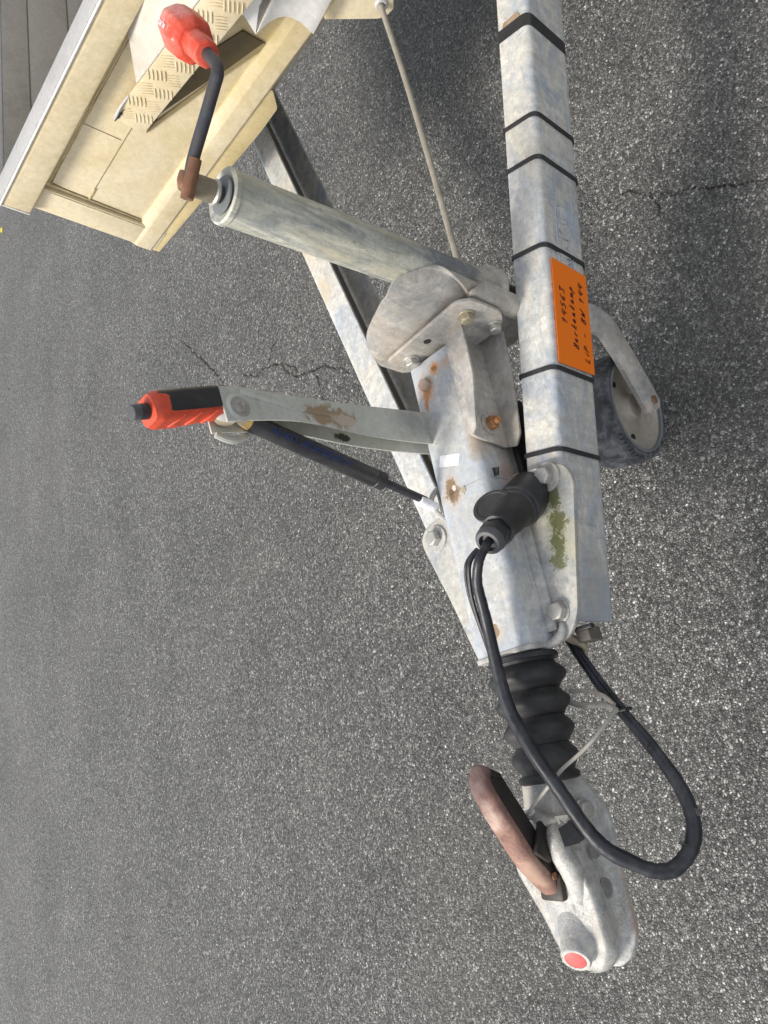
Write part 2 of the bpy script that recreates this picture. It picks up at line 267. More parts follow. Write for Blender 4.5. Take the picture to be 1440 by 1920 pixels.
# ------------------------------------------------------------------ object helpers
WPOS = {}
def link(o, parent, wp):
    COL.objects.link(o); WPOS[o.name] = V(wp)
    if parent is not None:
        o.parent = parent; o.location = V(wp) - WPOS[parent.name]
    else: o.location = wp
    return o
def thing(name, label, cat, loc, group=None):
    o = bpy.data.objects.new(name, None); o.empty_display_size = .05
    link(o, None, V(loc)); o['label'] = label; o['category'] = cat
    if group: o['group'] = group
    return o
def tag(o, label=None, cat=None, group=None, kind=None):
    for k, v in (('label', label), ('category', cat), ('group', group), ('kind', kind)):
        if v: o[k] = v
    return o
class MB:
    def __init__(s): s.v = []; s.f = []
    def add(s, vs, fs):
        o = len(s.v); s.v += [V(x) for x in vs]; s.f += [tuple(i + o for i in f) for f in fs]; return s
    def loft(s, rings, cap=True, closed=True):
        n = len(rings[0]); vs = [p for r in rings for p in r]; fs = []
        for i in range(len(rings) - 1):
            for j in range(n if closed else n - 1):
                k = (j + 1) % n
                fs.append((i * n + j, i * n + k, (i + 1) * n + k, (i + 1) * n + j))
        if cap and closed:
            fs.append(tuple(range(n - 1, -1, -1))); fs.append(tuple((len(rings) - 1) * n + j for j in range(n)))
        return s.add(vs, fs)
    def prism(s, poly, O, A, B, N, t, cut=0.):
        O, A, B, N = V(O), V(A), V(B), V(N)
        if cut:                                   # small chamfer at the far face
            c = V((sum(p[0] for p in poly) / len(poly), sum(p[1] for p in poly) / len(poly)))
            ins = [(p[0] - cut * (p[0] - c.x) / max(1e-6, sqrt((p[0] - c.x) ** 2 + (p[1] - c.y) ** 2)),
                    p[1] - cut * (p[1] - c.y) / max(1e-6, sqrt((p[0] - c.x) ** 2 + (p[1] - c.y) ** 2))) for p in poly]
            return s.loft([[O + A * p[0] + B * p[1] for p in poly], [O + A * p[0] + B * p[1] + N * (t - cut) for p in poly],
                           [O + A * p[0] + B * p[1] + N * t for p in ins]])
        return s.loft([[O + A * p[0] + B * p[1] for p in poly], [O + A * p[0] + B * p[1] + N * t for p in poly]])
    def box(s, c, sx, sy, sz, X=(1, 0, 0), Y=(0, 1, 0), Z=(0, 0, 1)):
        c, X, Y, Z = V(c), V(X), V(Y), V(Z)
        return s.loft([[c + X * a * sx / 2 + Y * b * sy / 2 + Z * g * sz / 2 for a, b in ((-1, -1), (1, -1), (1, 1), (-1, 1))] for g in (-1, 1)])
    def lathe(s, O, axis, prof, seg=32, cap=True, ref=None, a0=0., n=None):
        O, ax = V(O), V(axis).normalized(); x, y = frame(ax, ref); n = n or seg
        return s.loft([[O + ax * h + (x * cos(a0 + 2 * pi * j / n) + y * sin(a0 + 2 * pi * j / n)) * max(r, 1e-5) for j in range(n)] for h, r in prof], cap)
    def tube(s, pts, r, seg=12, smooth=0, cap=True, jit=0.):
        P = spline(pts, smooth) if smooth else [V(p) for p in pts]
        if not isinstance(r, (list, tuple)): R_ = [r] * len(P)
        else:
            R_ = [np.interp(i / (len(P) - 1) * (len(r) - 1), range(len(r)), r) for i in range(len(P))]
        if jit:
            rg = random.Random(5); R_ = [x * (1 + rg.uniform(-jit, jit)) for x in R_]
        rings = []; prev = None
        for i, p in enumerate(P):
            t = (P[min(i + 1, len(P) - 1)] - P[max(i - 1, 0)]).normalized()
            if prev is None: x, y = frame(t)
            else:
                x = (prev - t * prev.dot(t)).normalized(); y = t.cross(x)
            prev = x
            rings.append([p + (x * cos(2 * pi * j / seg) + y * sin(2 * pi * j / seg)) * float(R_[i]) for j in range(seg)])
        return s.loft(rings, cap)
    def build(s, name, mat, parent=None, bev=0., ang=38, seg=2, sub=0, smooth=True):
        me = bpy.data.meshes.new(name)
        lo = V([min(p[i] for p in s.v) for i in range(3)]); hi = V([max(p[i] for p in s.v) for i in range(3)])
        c = (lo + hi) / 2
        me.from_pydata([p - c for p in s.v], [], s.f); me.validate()
        bm = bmesh.new(); bm.from_mesh(me)
        bmesh.ops.remove_doubles(bm, verts=bm.verts, dist=2e-6)
        bmesh.ops.recalc_face_normals(bm, faces=bm.faces)
        if bev:
            es = [e for e in bm.edges if len(e.link_faces) == 2 and e.calc_face_angle(0) > radians(25)]
            bmesh.ops.bevel(bm, geom=es, offset=bev, segments=seg, affect='EDGES', profile=.5, clamp_overlap=True)
        bm.to_mesh(me); bm.free()
        if smooth:
            me.shade_smooth(); me.set_sharp_from_angle(angle=radians(ang))
        for mm in (mat if isinstance(mat, (list, tuple)) else [mat]): me.materials.append(mm)
        o = bpy.data.objects.new(name, me)
        link(o, parent, c)
        if sub:
            md = o.modifiers.new('sub', 'SUBSURF'); md.levels = md.render_levels = sub
        return o
def frame(ax, ref=None):
    ax = V(ax).normalized(); r = V(ref) if ref is not None else (V((0, 0, 1)) if abs(ax.z) < .9 else V((1, 0, 0)))
    x = (r - ax * r.dot(ax)).normalized(); return x, ax.cross(x)
def spline(pts, k=8):
    P = [V(p) for p in pts]; out = []
    for i in range(len(P) - 1):
        p0 = P[max(i - 1, 0)]; p1, p2 = P[i], P[i + 1]; p3 = P[min(i + 2, len(P) - 1)]
        for j in range(k):
            t = j / k
            out.append(.5 * ((2 * p1) + (p2 - p0) * t + (2 * p0 - 5 * p1 + 4 * p2 - p3) * t * t + (3 * p1 - p0 - 3 * p2 + p3) * t ** 3))
    out.append(P[-1]); return out
def rpoly(pts, r=.01, k=4):
    out = []; n = len(pts)
    for i, p in enumerate(pts):
        rr = r[i] if isinstance(r, (list, tuple)) else r
        p = V((p[0], p[1])); a = V(pts[i - 1][:2]); b = V(pts[(i + 1) % n][:2])
        da, db = (a - p), (b - p); q = min(rr, da.length * .45, db.length * .45)
        if q < 1e-5: out.append((p.x, p.y)); continue
        A = p + da.normalized() * q; B = p + db.normalized() * q
        for j in range(k + 1):
            t = j / k; c = A * (1 - t) ** 2 + p * 2 * t * (1 - t) + B * t * t; out.append((c.x, c.y))
    return out
def blob(cx, cy, rx, ry, n=26, jit=.28, seed=0):
    rg = random.Random(seed); ks = [(rg.uniform(-1, 1), rg.uniform(0, 6.3), k) for k in (2, 3, 5, 7, 9)]
    return [(cx + rx * cos(a) * f, cy + ry * sin(a) * f) for a, f in
            ((2 * pi * i / n, 1 + jit * sum(A * sin(k * 2 * pi * i / n + ph) / (1 + .25 * k) for A, ph, k in ks)) for i in range(n))]
def patch(name, mat, parent, O, A, B, N, cx, cy, rx, ry, n=9, seed=0, h=.0003, ang=0.):
    rg = random.Random(seed); b = MB()
    for i in range(n):
        a = rg.uniform(0, 6.28); f = rg.random() ** .5 * .75; s_ = rg.uniform(.16, .5)
        px, py = rx * f * cos(a), ry * f * sin(a); c, sn = cos(ang), sin(ang)
        P = blob(0, 0, rx * s_, ry * s_ * rg.uniform(.7, 1.2), 34, .75, seed * 50 + i)
        P = [((x + px) * c - (y + py) * sn + cx, (x + px) * sn + (y + py) * c + cy) for x, y in P]
        b.prism(P, V(O) + V(N) * (.00004 * i), A, B, N, h)
    return b.build(name, mat, parent, smooth=False)
def text(body, name, mat, O, A, B, size, ext, parent, bevel=0., align='CENTER'):
    cu = bpy.data.curves.new(name, 'FONT'); cu.body = body; cu.size = size; cu.extrude = ext; cu.bevel_depth = bevel
    cu.align_x = align; cu.align_y = 'CENTER'; cu.resolution_u = 3
    tmp = bpy.data.objects.new('tmp', cu); COL.objects.link(tmp)
    dg = bpy.context.evaluated_depsgraph_get(); me = bpy.data.meshes.new_from_object(tmp.evaluated_get(dg))
    bpy.data.objects.remove(tmp); A, B = V(A).normalized(), V(B).normalized(); N = A.cross(B)
    for v in me.vertices: v.co = A * v.co.x + B * v.co.y + N * v.co.z
    me.name = name; me.materials.clear(); me.materials.append(mat)
    o = bpy.data.objects.new(name, me); return link(o, parent, V(O))
def bolt(P, axis, af, h, parent, mat=None, name='bolt', a0=0., ref=None, flange=0.):
    b = MB(); P = V(P); r = af / sqrt(3); ax = V(axis).normalized()
    z0 = 0.
    if flange:
        b.lathe(P, ax, [(-.002, flange), (.0016, flange), (.0024, flange * .93)], 28); z0 = .0022
    x, y = frame(ax, ref)
    ring = lambda hh, rr: [P + ax * hh + (x * cos(a0 + pi / 3 * j) + y * sin(a0 + pi / 3 * j)) * rr for j in range(6)]
    b.loft([ring(z0 - .002, r), ring(z0 + h - .0012, r), ring(z0 + h, r * .91)])
    b.lathe(P + ax * (z0 + h - .0002), ax, [(0, r * .80), (.0005, r * .76)], 24)
    return b.build(name, mat or BOLT, parent, bev=.0006, ang=30)
def washer(P, axis, r, t, parent, mat=None):
    return MB().lathe(P, axis, [(-.001, r), (t - .0006, r), (t, r - .0007), (t, .006)], 36).build('washer', mat or BOLT, parent)
# ------------------------------------------------------------------ ground
def ground():
    cr = [[(1.171, 1.542), (1.09, 1.475), (1.004, 1.412), (.955, 1.372), (.927, 1.351), (.888, 1.322), (.826, 1.282)],
          [(.83, 1.20), (.811, 1.18), (.775, 1.14), (.749, 1.103), (.744, 1.034), (.733, 1.0), (.707, .953), (.68, .945), (.655, .923), (.63, .9), (.606, .825), (.60, .80), (.589, .764), (.56, .73), (.543, .702), (.509, .675)],
          [(.707, .953), (.67, .905), (.63, .885), (.61, .878)],
          [(.606, .825), (.57, .81), (.532, .805), (.505, .80), (.478, .789)],
          [(.429, -.15), (.432, -.175), (.426, -.196), (.405, -.205), (.388, -.225), (.367, -.258), (.352, -.262), (.348, -.275), (.341, -.303), (.30, -.35), (.263, -.415)],
          [(.388, -.225), (.36, -.235), (.335, -.228)],
          [(.744, 1.034), (.765, 1.01), (.79, .99), (.80, .96)]]
    rg = random.Random(3)
    segs = []
    for ci, pl in enumerate(cr):
        wk = (.9, 1., .8, .8, .62, .5, .7)[ci]
        pts = [V((*p, 0)) for p in pl]; fine = []
        for a, b in zip(pts, pts[1:]):
            n = max(2, int((b - a).length / .008))
            for i in range(n):
                p = a.lerp(b, i / n); fine.append((p.x + rg.gauss(0, .0028), p.y + rg.gauss(0, .0028)))
        fine.append((pts[-1].x, pts[-1].y))
        L = len(fine)
        for i in range(L - 1):
            u = i / L; wd = (.0016 + .0022 * rg.random() ** 2) * wk * (min(1, 5 * u + .25)) * (min(1, 4 * (1 - u) + .2)) * (1 if rg.random() > .12 else .35)
            segs.append((*fine[i], *fine[i + 1], wd))
    sg = np.array(segs)
    def dense(a, b, s): return list(np.arange(a, b, s))
    far = [3.6, 5, 8, 14, 30, 80, 200]
    xs = sorted(set([-x for x in far] + list(np.arange(-2.4, .22, .3)) + dense(.22, 1.20, .0032) + list(np.arange(1.3, 3.4, .3)) + far))
    ys = sorted(set([-x for x in far] + list(np.arange(-2.4, -.44, .3)) + dense(-.44, -.14, .0032) + list(np.arange(-.1, .62, .24)) + dense(.65, 1.56, .0036) + list(np.arange(1.7, 3.4, .3)) + far))
    X, Y = np.meshgrid(np.array(xs), np.array(ys), indexing='ij')
    D = np.full(X.shape, 0.)
    px, py = X.ravel(), Y.ravel(); dm = np.zeros(px.shape)
    for x0, y0, x1, y1, wd in sg:
        pad = .008
        s = np.nonzero((px > min(x0, x1) - pad) & (px < max(x0, x1) + pad) & (py > min(y0, y1) - pad) & (py < max(y0, y1) + pad))[0]
        if not len(s): continue
        dx, dy = x1 - x0, y1 - y0; L2 = dx * dx + dy * dy + 1e-12
        t = np.clip(((px[s] - x0) * dx + (py[s] - y0) * dy) / L2, 0, 1)
        dd = np.hypot(px[s] - x0 - t * dx, py[s] - y0 - t * dy)
        dm[s] = np.maximum(dm[s], np.clip(1.35 - dd / wd, 0, 1))
    Z = -.006 * dm
    nx, ny = len(xs), len(ys)
    verts = np.stack([px, py, Z], 1)
    idx = np.arange(nx * ny).reshape(nx, ny)
    f = np.stack([idx[:-1, :-1], idx[1:, :-1], idx[1:, 1:], idx[:-1, 1:]], -1).reshape(-1, 4)
    me = bpy.data.meshes.new('ground')
    me.vertices.add(len(verts)); me.vertices.foreach_set('co', verts.ravel())
    me.loops.add(f.size); me.loops.foreach_set('vertex_index', f.ravel().astype(np.int32))
    me.polygons.add(len(f)); me.polygons.foreach_set('loop_start', np.arange(0, f.size, 4, dtype=np.int32)); me.polygons.foreach_set('loop_total', np.full(len(f), 4, dtype=np.int32))
    me.update(calc_edges=True)
    at = me.attributes.new('crack', 'FLOAT', 'POINT'); at.data.foreach_set('value', np.clip(dm * 1.1, 0, 1).astype(np.float32))
    me.materials.append(ASPH)
    o = bpy.data.objects.new('ground', me); link(o, None, (0, 0, 0)); o['kind'] = 'structure'
    o['label'] = 'worn grey asphalt ground with fine cracks'
ground()

# ------------------------------------------------------------------ trailer
TR = thing('trailer', 'galvanised and beige flatbed trailer front with an A frame drawbar, standing on the asphalt', 'trailer', (.3, 0, 0))
AL = .2385; W0 = .1867; ZR = .448; HR = .105; WF = .056
tN = V((cos(AL), -sin(AL), 0)); nN = V((sin(AL), cos(AL), 0)); oN = V((0, -W0, 0))
tF = V((cos(AL), sin(AL), 0)); nF = V((sin(AL), -cos(AL), 0)); oF = V((0, W0, 0))
UP = V((0, 0, 1))
def near(s, a, z): return oN + tN * s + nN * a + UP * z
def cprof(th=.005, ro=.013, ri=.008):
    P = [(WF, -HR), (WF, -HR + th), (th, -HR + th), (th, -th), (WF, -th), (WF, 0), (0, 0), (0, -HR)]
    return rpoly(P, [.001, .001, ri, ri, .001, .0015, ro, ro], 5)
def beam(o, t, n, s0, s1):
    b = MB(); pr = cprof(); k = 24
    b.loft([[o + t * (s0 + (s1 - s0) * i / k) + n * a + UP * (ZR + z) for a, z in pr] for i in range(k + 1)])
    return b
nb = beam(oN, tN, nN, -.437, 1.6).build('drawbar_beam', GALV, TR, ang=30)
fb = beam(oF, tF, nF, -.437, 1.6).build('drawbar_beam', GALV, TR, ang=30)
# dark brown sheet a hair inside the web of the far channel
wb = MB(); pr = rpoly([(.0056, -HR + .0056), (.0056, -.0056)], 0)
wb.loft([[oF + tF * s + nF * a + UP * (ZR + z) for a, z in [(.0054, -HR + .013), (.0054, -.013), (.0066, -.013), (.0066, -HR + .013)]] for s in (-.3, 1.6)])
wb.build('web_sheet', WEB, fb)
for s, z in ((.47, -.02), (.455, -.03), (.41, -.05), (.40, -.058)):
    bolt(oF + tF * s + nF * .0066 + UP * (ZR + z), nF, .016, .008, fb, BOLTY)
# embossed maker's mark on the near beam
EA, EB = tN, UP                       # reads towards the body, tops up
eo = near(.118, -.0002, ZR - .0505)
fr = MB(); fw, fh = .108, .036
prs = [eo - nN * .0000 + EA * x + EB * y for x, y in rpoly([(-fw / 2, -fh / 2), (fw / 2, -fh / 2), (fw / 2, fh / 2), (-fw / 2, fh / 2)], .012, 6)]
fr.tube(prs + [prs[0]], .0016, 6, 0, False)
fr.build('logo_frame', GALV, nb)
text('AL-KO', 'embossed_logo', GALV, eo, EA, EB, .037, .0012, nb, .0007)
fr = MB(); fr.tube([near(.20, -.0002, ZR - .078), near(-.0, -.0002, ZR - .0745)], .0011, 6); fr.build('pressed_line', GALV, nb)

# coupling plate
pz = .4485
pl = [(-.205, -.062), (-.213, -.088), (-.216, -.118), (-.226, -.141), (-.250, -.149), (-.30, -.134), (-.42, -.099), (-.447, -.076), (-.449, .060), (-.437, .079),
      (-.343, .104), (-.25, .134), (-.232, .137), (-.214, .122), (-.21, .09), (-.205, .04)]
PLT = MB().prism(rpoly(pl, [.004, .006, .012, .014, .014, .02, .022, .016, .008, .01, .02, .012, .012, .012, .008, .004], 4), (0, 0, pz), (1, 0, 0), (0, 1, 0), UP, .008).build('coupling_plate', GALVB, TR, bev=.0012, ang=30)
ptop = pz + .008
PLT.data.materials.clear(); PLT.data.materials.append(PLATEM)
for (x, y), a, fl in (((-.233, -.112), .2, 1), ((-.410, -.075), .5, 0), ((-.240, .104), .1, 1)):
    if fl: washer((x, y, ptop), UP, .0205, .0035, PLT, GALVB)
    bolt((x, y, ptop + (.0033 if fl else .0002)), UP, .0215, .0125, PLT, BOLT, a0=a, flange=.0145 if not fl else 0)
# overrun housing: rounded box section with a weld flange
hy0, hy1, ht = -.055, .037, .513
sec = rpoly([(hy0, .458), (hy0, ht), (hy1, ht), (hy1, .458)], [.001, .017, .012, .001], 6)
secb = rpoly([(hy0 + .004, .405), (hy0, .45), (hy0, ht), (hy1, ht), (hy1, .45), (hy1 - .008, .405)], [.012, .002, .017, .012, .002, .012], 6)
hb = MB()
hb.loft([[V((x, y, z)) for y, z in sec] for x in (-.446, -.40, -.3, -.212)])
hb.loft([[V((x, y, z)) for y, z in secb] for x in (-.2125, -.1, -.03, .004)])
HS = hb.build('overrun_housing', GALVH, TR, bev=0, ang=42)
fl = MB(); fl.loft([[V((x, y, z)) for y, z in [(-.056, .4570), (-.0665, .4570), (-.066, .4615), (-.058, .467), (-.0535, .468)]] for x in (-.432, -.32, -.215)])
fl.build('weld_flange', GALVB, HS, bev=.0008)
# rolled front lip with its little upturned tab
lp = MB(); sec2 = rpoly([(hy0 - .002, .459), (hy0 - .002, ht + .002), (hy1 + .002, ht + .002), (hy1 + .002, .459)], [.001, .018, .013, .001], 6)
lp.loft([[V((x, y, z)) for y, z in sec2] for x in (-.452, -.4455)]); lp.build('front_lip', GALVB, HS, bev=.001)
tb = MB(); tb.tube([(-.452, -.034, .484), (-.449, -.056, .474), (-.441, -.070, .464), (-.425, -.074, .459)], [.0055, .0055, .0065, .003], 10, 5); tb.build('cast_tab', GALVB, HS)
MB().prism(rpoly([(-.150, .014), (-.166, .020), (-.178, -.014), (-.163, -.022)], .002), (0, 0, ht + .0001), (1, 0, 0), (0, 1, 0), UP, .0004).build('white_label', PAPERW, HS)
MB().prism(blob(-.216, -.013, .006, .004, 12, .3, 4), (0, 0, ht + .0001), (1, 0, 0), (0, 1, 0), UP, .0009).build('paper_residue', CREAM, HS)
bolt((-.035, .008, ht), UP, .018, .009, HS, PINK, a0=.3)
MB().lathe((-.018, -.013, ht), UP, [(0, .004), (.002, .0038), (.0025, .0022), (.0008, .002)], 16).build('grease_nipple', RUSTO, HS)
MB().box((-.150, hy0 - .001, .405), .16, .012, .05).build('brake_plate', DARK, HS, bev=.004)
lk = MB(); lk.tube([(-.110, -.078, .418), (-.134, -.090, .424), (-.152, -.094, .420), (-.172, -.088, .410), (-.190, -.082, .404), (-.206, -.074, .385)], [.014, .016, .011, .013, .014, .010], 12, 5)
lk.build('brake_linkage', DARK, HS)
MB().box((-.205, -.058, .492), .012, .010, .003, X=(.9, -.3, 0), Y=(.3, .9, 0)).build('slot', DARK, HS)

# channel bracket that carries the jockey wheel clamp
CB = MB()
CB.prism(rpoly([(.012, -.056), (.012, -.092), (-.075, -.089), (-.150, -.072), (-.156, -.064), (-.152, -.056)], .003), (0, 0, .525), (1, 0, 0), (0, 1, 0), UP, .0045)
CB.prism(rpoly([(.012, -.058), (.012, -.104), (-.06, -.100), (-.150, -.086), (-.166, -.074), (-.160, -.058)], .004), (0, 0, .446), (1, 0, 0), (0, 1, 0), UP, .0045)
CB.prism(rpoly([(.012, .446), (.012, .5295), (-.155, .5295), (-.164, .446)], [.001, .004, .012, .012]), (0, -.0612, 0), (1, 0, 0), (0, 0, 1), (0, 1, 0), .0045)
CB = CB.build('channel_bracket', GALVD, TR, bev=.0012, ang=30)
washer((-.132, -.0612, .484), (0, -1, 0), .016, .003, CB, GALVD)
bolt((-.132, -.0642, .484), (0, -1, 0), .018, .010, CB, RUSTO, 'nut', a0=.2)
MB().lathe((-.132, -.074, .484), (0, -1, 0), [(0, .006), (.006, .0058), (.007, .005)], 16).build('bolt_end', RUSTO, CB)

# clamp: flat plate in front, pressed sheet behind
CP = MB().prism(rpoly([(.036, .512), (.036, .556), (-.118, .566), (-.134, .548), (-.134, .486), (-.112, .458), (.02, .458)], [.006, .006, .01, .008, .012, .008, .004]),
                (.016, 0, 0), (0, 1, 0), (0, 0, 1), (-1, 0, 0), .006).build('clamp_plate', GALVD, TR, bev=.0012, ang=30)
for (y, z), a, mt in (((.014, .527), .3, BOLT), ((-.106, .533), .1, BOLTY), ((-.108, .474), .4, BOLT)):
    bolt((.0098, y, z), (-1, 0, 0), .0175, .0095, CP, mt, a0=a, flange=.0125)
MB().lathe((.0099, -.033, .538), (-1, 0, 0), [(0, .006), (.0003, .0058)], 16).build('hole', DARK, CP)
JA = V((.07, -.111, .4)); JD = V((-.0294, .0394, 1)).normalized()
# pressed clamp sheet: hugs the tube in the middle, flanges either side
def clampsheet():
    b = MB(); th = .0055
    # contour seen from above (y, x) at the bottom, height grows on the far lobe
    rows = []
    path = [(.021, .060, .545, .50), (.021, .045, .58, .478), (.021, .025, .602, .462), (.021, 0, .614, .452), (.021, -.03, .624, .446), (.021, -.055, .634, .400), (.024, -.072, .644, .384),
            (.0285, -.085, .652, .380), (.0305, -.098, .656, .386), (.0315, -.108, .652, .394), (.036, -.118, .640, .400), (.0425, -.1275, .622, .402), (.0430, -.1310, .600, .403), (.0385, -.1295, .568, .403),
            (.032, -.124, .547, .403), (.026, -.1205, .539, .404), (.0215, -.1225, .540, .406), (.0205, -.129, .548, .412), (.0215, -.136, .549, .420), (.027, -.1415, .545, .428), (.036, -.1435, .535, .434), (.048, -.1435, .515, .44)]
    pc = spline([(p[0], p[1], p[2]) for p in path], 3); pb = spline([(p[0], p[1], p[3]) for p in path], 3)
    xs = [p.x for p in pc]; ys = [p.y for p in pc]; top = [p.z for p in pc]; bot = [p.z for p in pb]
    N = len(ys)
    F, Bk = [], []
    for i in range(N):
        colF, colB = [], []
        for j in range(9):
            u = j / 8; z = bot[i] + (top[i] - bot[i]) * u
            lean = .028 * max(0, (z - .565) / .085) ** 1.2 * max(0., min(1., (ys[i] + .085) / .045))      # leans back to meet the tube
            x = xs[i] + lean
            i0, i1 = max(i - 1, 0), min(i + 1, N - 1); dx, dy = xs[i1] - xs[i0], ys[i1] - ys[i0]; dl = sqrt(dx * dx + dy * dy)
            colF.append(V((x, ys[i], z))); colB.append(V((x - dy / dl * th, ys[i] + dx / dl * th, z - (.001 if j == 8 else 0))))
        F.append(colF); Bk.append(colB)
    rings = [F[i] + Bk[i][::-1] for i in range(N)]
    b.loft(rings)
    return b.build('clamp_sheet', GALVD, CP, bev=0, ang=50)
clampsheet()

# handbrake lever: pressed channel of two plates joined along the rear
def along(pts, k=6): return spline(pts, k)
HBY0, HBY1 = .022, .060
topc = [(-.118, .868), (-.112, .84), (-.105, .749), (-.094, .65), (-.079, .531), (-.072, .45)]
botc = [(-.160, .862), (-.152, .83), (-.138, .751), (-.136, .63), (-.128, .528), (-.118, .45)]
def plate_strip(y, th, tcurve, bcurve):
    T = spline([(x, y, z) for x, z in tcurve], 6); B_ = spline([(x, y, z) for x, z in bcurve], 6)
    b = MB(); b.loft([[t, bb, bb + V((0, th, 0)), t + V((0, th, 0))] for t, bb in zip(T, B_)]); return b
lv = plate_strip(HBY0, .003, topc, botc)
T1 = spline([(x, HBY0, z) for x, z in topc], 6)
lv.loft([[t, t + V((.003, 0, 0)), t + V((.003, HBY1 - HBY0, 0)), t + V((0, HBY1 - HBY0, 0))] for t in T1])
b2 = plate_strip(HBY1 - .003, .003, topc, [(x + .002, z) for x, z in botc]); lv.add(b2.v, b2.f)
LV = lv.build('handbrake_lever', LEVER, TR, bev=.0008, ang=30)
MB().lathe((-.137, HBY0, .842), (0, -1, 0), [(-.001, .014), (.001, .0135), (.0012, .0085), (.0035, .008), (.0038, .004), (.0025, .003)], 28).build('pivot_pin', BOLT, LV)
MB().lathe((-.137, HBY0 - .0002, .842), (0, -1, 0), [(0, .019), (.0007, .018)], 28).build('pressed_boss', LEVER, LV)
b = MB(); b.prism(rpoly([(-.112, .84), (-.119, .76), (-.116, .70), (-.121, .70), (-.125, .76), (-.120, .84)], .003), (0, HBY0 - .0012, 0), (1, 0, 0), (0, 0, 1), (0, 1, 0), .0016); b.build('pressed_rib', LEVER, LV, bev=.0004)
# grip
ga, gb = V((-.124, .041, .853)), V((-.156, .041, .950)); gd = (gb - ga).normalized()
gx = V((0, 1, 0)).cross(gd).normalized()      # rearwards
if gx.x < 0: gx = -gx
gy = V((0, 1, 0))
def gsec(u, sx=1., sy=1., off=0., cut=None):
    P = rpoly([(-.0195, -.014), (-.012, -.019), (.012, -.019), (.0195, -.013), (.0195, .013), (.012, .019), (-.012, .019), (-.0195, .014)], .004, 3)
    return [ga + gd * u + gx * (x * sx * .9 + off) + gy * (y * sy * .92) for x, y in P]
L_ = (gb - ga).length
g = MB(); rs = []
for i in range(33):
    u = i / 32; k = 1 - .05 * sin(u * pi * 2)
    w_ = 1 + (.03 if i % 8 in (5, 6) else 0)
    if u > .93: k *= 1 - (u - .93) * 1.6
    rs.append(gsec(u * L_, k * w_, k, 0))
g.loft(rs); GR = g.build('grip', REDP, LV, ang=50)
g = MB(); rs = []
for i in range(17):
    u = -.03 + i / 16 * .93; k = 1 if u < .75 else 1 - (u - .75) * .5
    P = rpoly([(.0212, -.012), (.0212, .012), (.0145, .0202), (-.002, .0206), (-.0065, .0206), (-.0128, -.0198), (-.010, -.0206), (.0145, -.0202)], .003, 3)
    rs.append([ga + gd * (u * L_) + gx * (x * .9 * (1 if u > 0.1 else .95)) + gy * y * k * .92 for x, y in P])
g.loft(rs); g.build('black_grip_cover', BLACKP, GR, ang=40)
for k in range(3):
    u = .22 + .22 * k
    MB().tube([ga + gd * (u * L_) + gx * -.0150 + gy * -.0147, ga + gd * (u * L_ + .007) + gx * -.0178 + gy * -.0078, ga + gd * (u * L_ + .013) + gx * -.0184 + gy * .006], .0022, 8, 4).build('grip_ridge', REDP, GR)
MB().lathe(gb - gd * .004, gd, [(0, .0092), (.014, .0088), (.0145, .0086)], 24).build('button_stem', BLACKP, GR)
MB().lathe(gb + gd * .009, gd, [(0, .0086), (.009, .0086), (.0105, .0078), (.0108, .001)], 24).build('release_button', GREYP, GR)
MB().tube([ga + gx * -.006 + gd * .012, ga + gx * -.013 - gd * .006, ga + gx * -.012 - gd * .024], [.012, .0135, .010], 12, 4).build('grip_collar', ALU, GR)

# gas strut beside the lever
s0, s1, s2, s3 = V((-.139, .046, .815)), V((-.190, .046, .607)), V((-.213, .046, .530)), V((-.227, .046, .500))
sdv = (s1 - s0).normalized()
GS = MB().lathe(s0, sdv, [(0, .008), (.001, .012), ((s1 - s0).length - .018, .0125), ((s1 - s0).length - .017, .0118), ((s1 - s0).length - .015, .0118), ((s1 - s0).length - .014, .0128), ((s1 - s0).length - .001, .0128), ((s1 - s0).length, .012)], 32).build('gas_strut', BLACKP, TR)
MB().lathe(s1, sdv, [(0, .006), ((s2 - s1).length, .006)], 20).build('strut_rod', CABLE, GS)
MB().lathe(s2 - sdv * .012, sdv, [(0, .0072), (.016, .0078), (.03, .007), (.036, .003)], 20).build('strut_end', PAPERW, GS)
MB().lathe(s0 - sdv * .008, sdv, [(0, .009), (.009, .0105)], 24).build('strut_bush', YELL, GS)
MB().tube([s0 - sdv * .004, s0 - sdv * .03 + V((.008, 0, .0)), V((-.145, .041, .852))], [.010, .012, .013], 14, 4).build('strut_eye', CREAM, GS)
MB().tube([s0 + V((-.012, .012, -.004)), V((-.163, .056, .835)), V((-.160, .056, .858))], [.004, .005, .004], 8, 4).build('strut_clip', LEVER, GS)
sn = V((-.30, -.75, .25)); sn = (sn - sdv * sn.dot(sdv)).normalized(); sb = sn.cross(sdv).normalized()
for dh, body, sz, off in ((.045, 'AL-KO', .0125, 0), ):
    text(body, 'blue_print', BLUE, s0 + sdv * dh + sn * .01235, sdv, sn.cross(sdv), sz, .0003, GS)
for r_ in range(3):
    for c_ in range(5):
        ang = (-.18, .10, .38)[r_]; nn = sn * cos(ang) + sb * sin(ang)
        MB().box(s0 + sdv * (.075 + c_ * .0165 + .003 * r_) + nn * .01245, .0125 if c_ < 4 else .008, .0017, .0003, sdv, nn.cross(sdv), nn).build('blue_print', BLUE, GS)
sbk = MB(); sbk.tube([(-.190, .040, .505), (-.205, .046, .516), (-.222, .046, .514), (-.236, .043, .498), (-.238, .040, .480)], .004, 8, 5)
sbk.box((-.214, .0405, .487), .034, .003, .04)
sbk.build('strut_bracket', GALVB, TR)

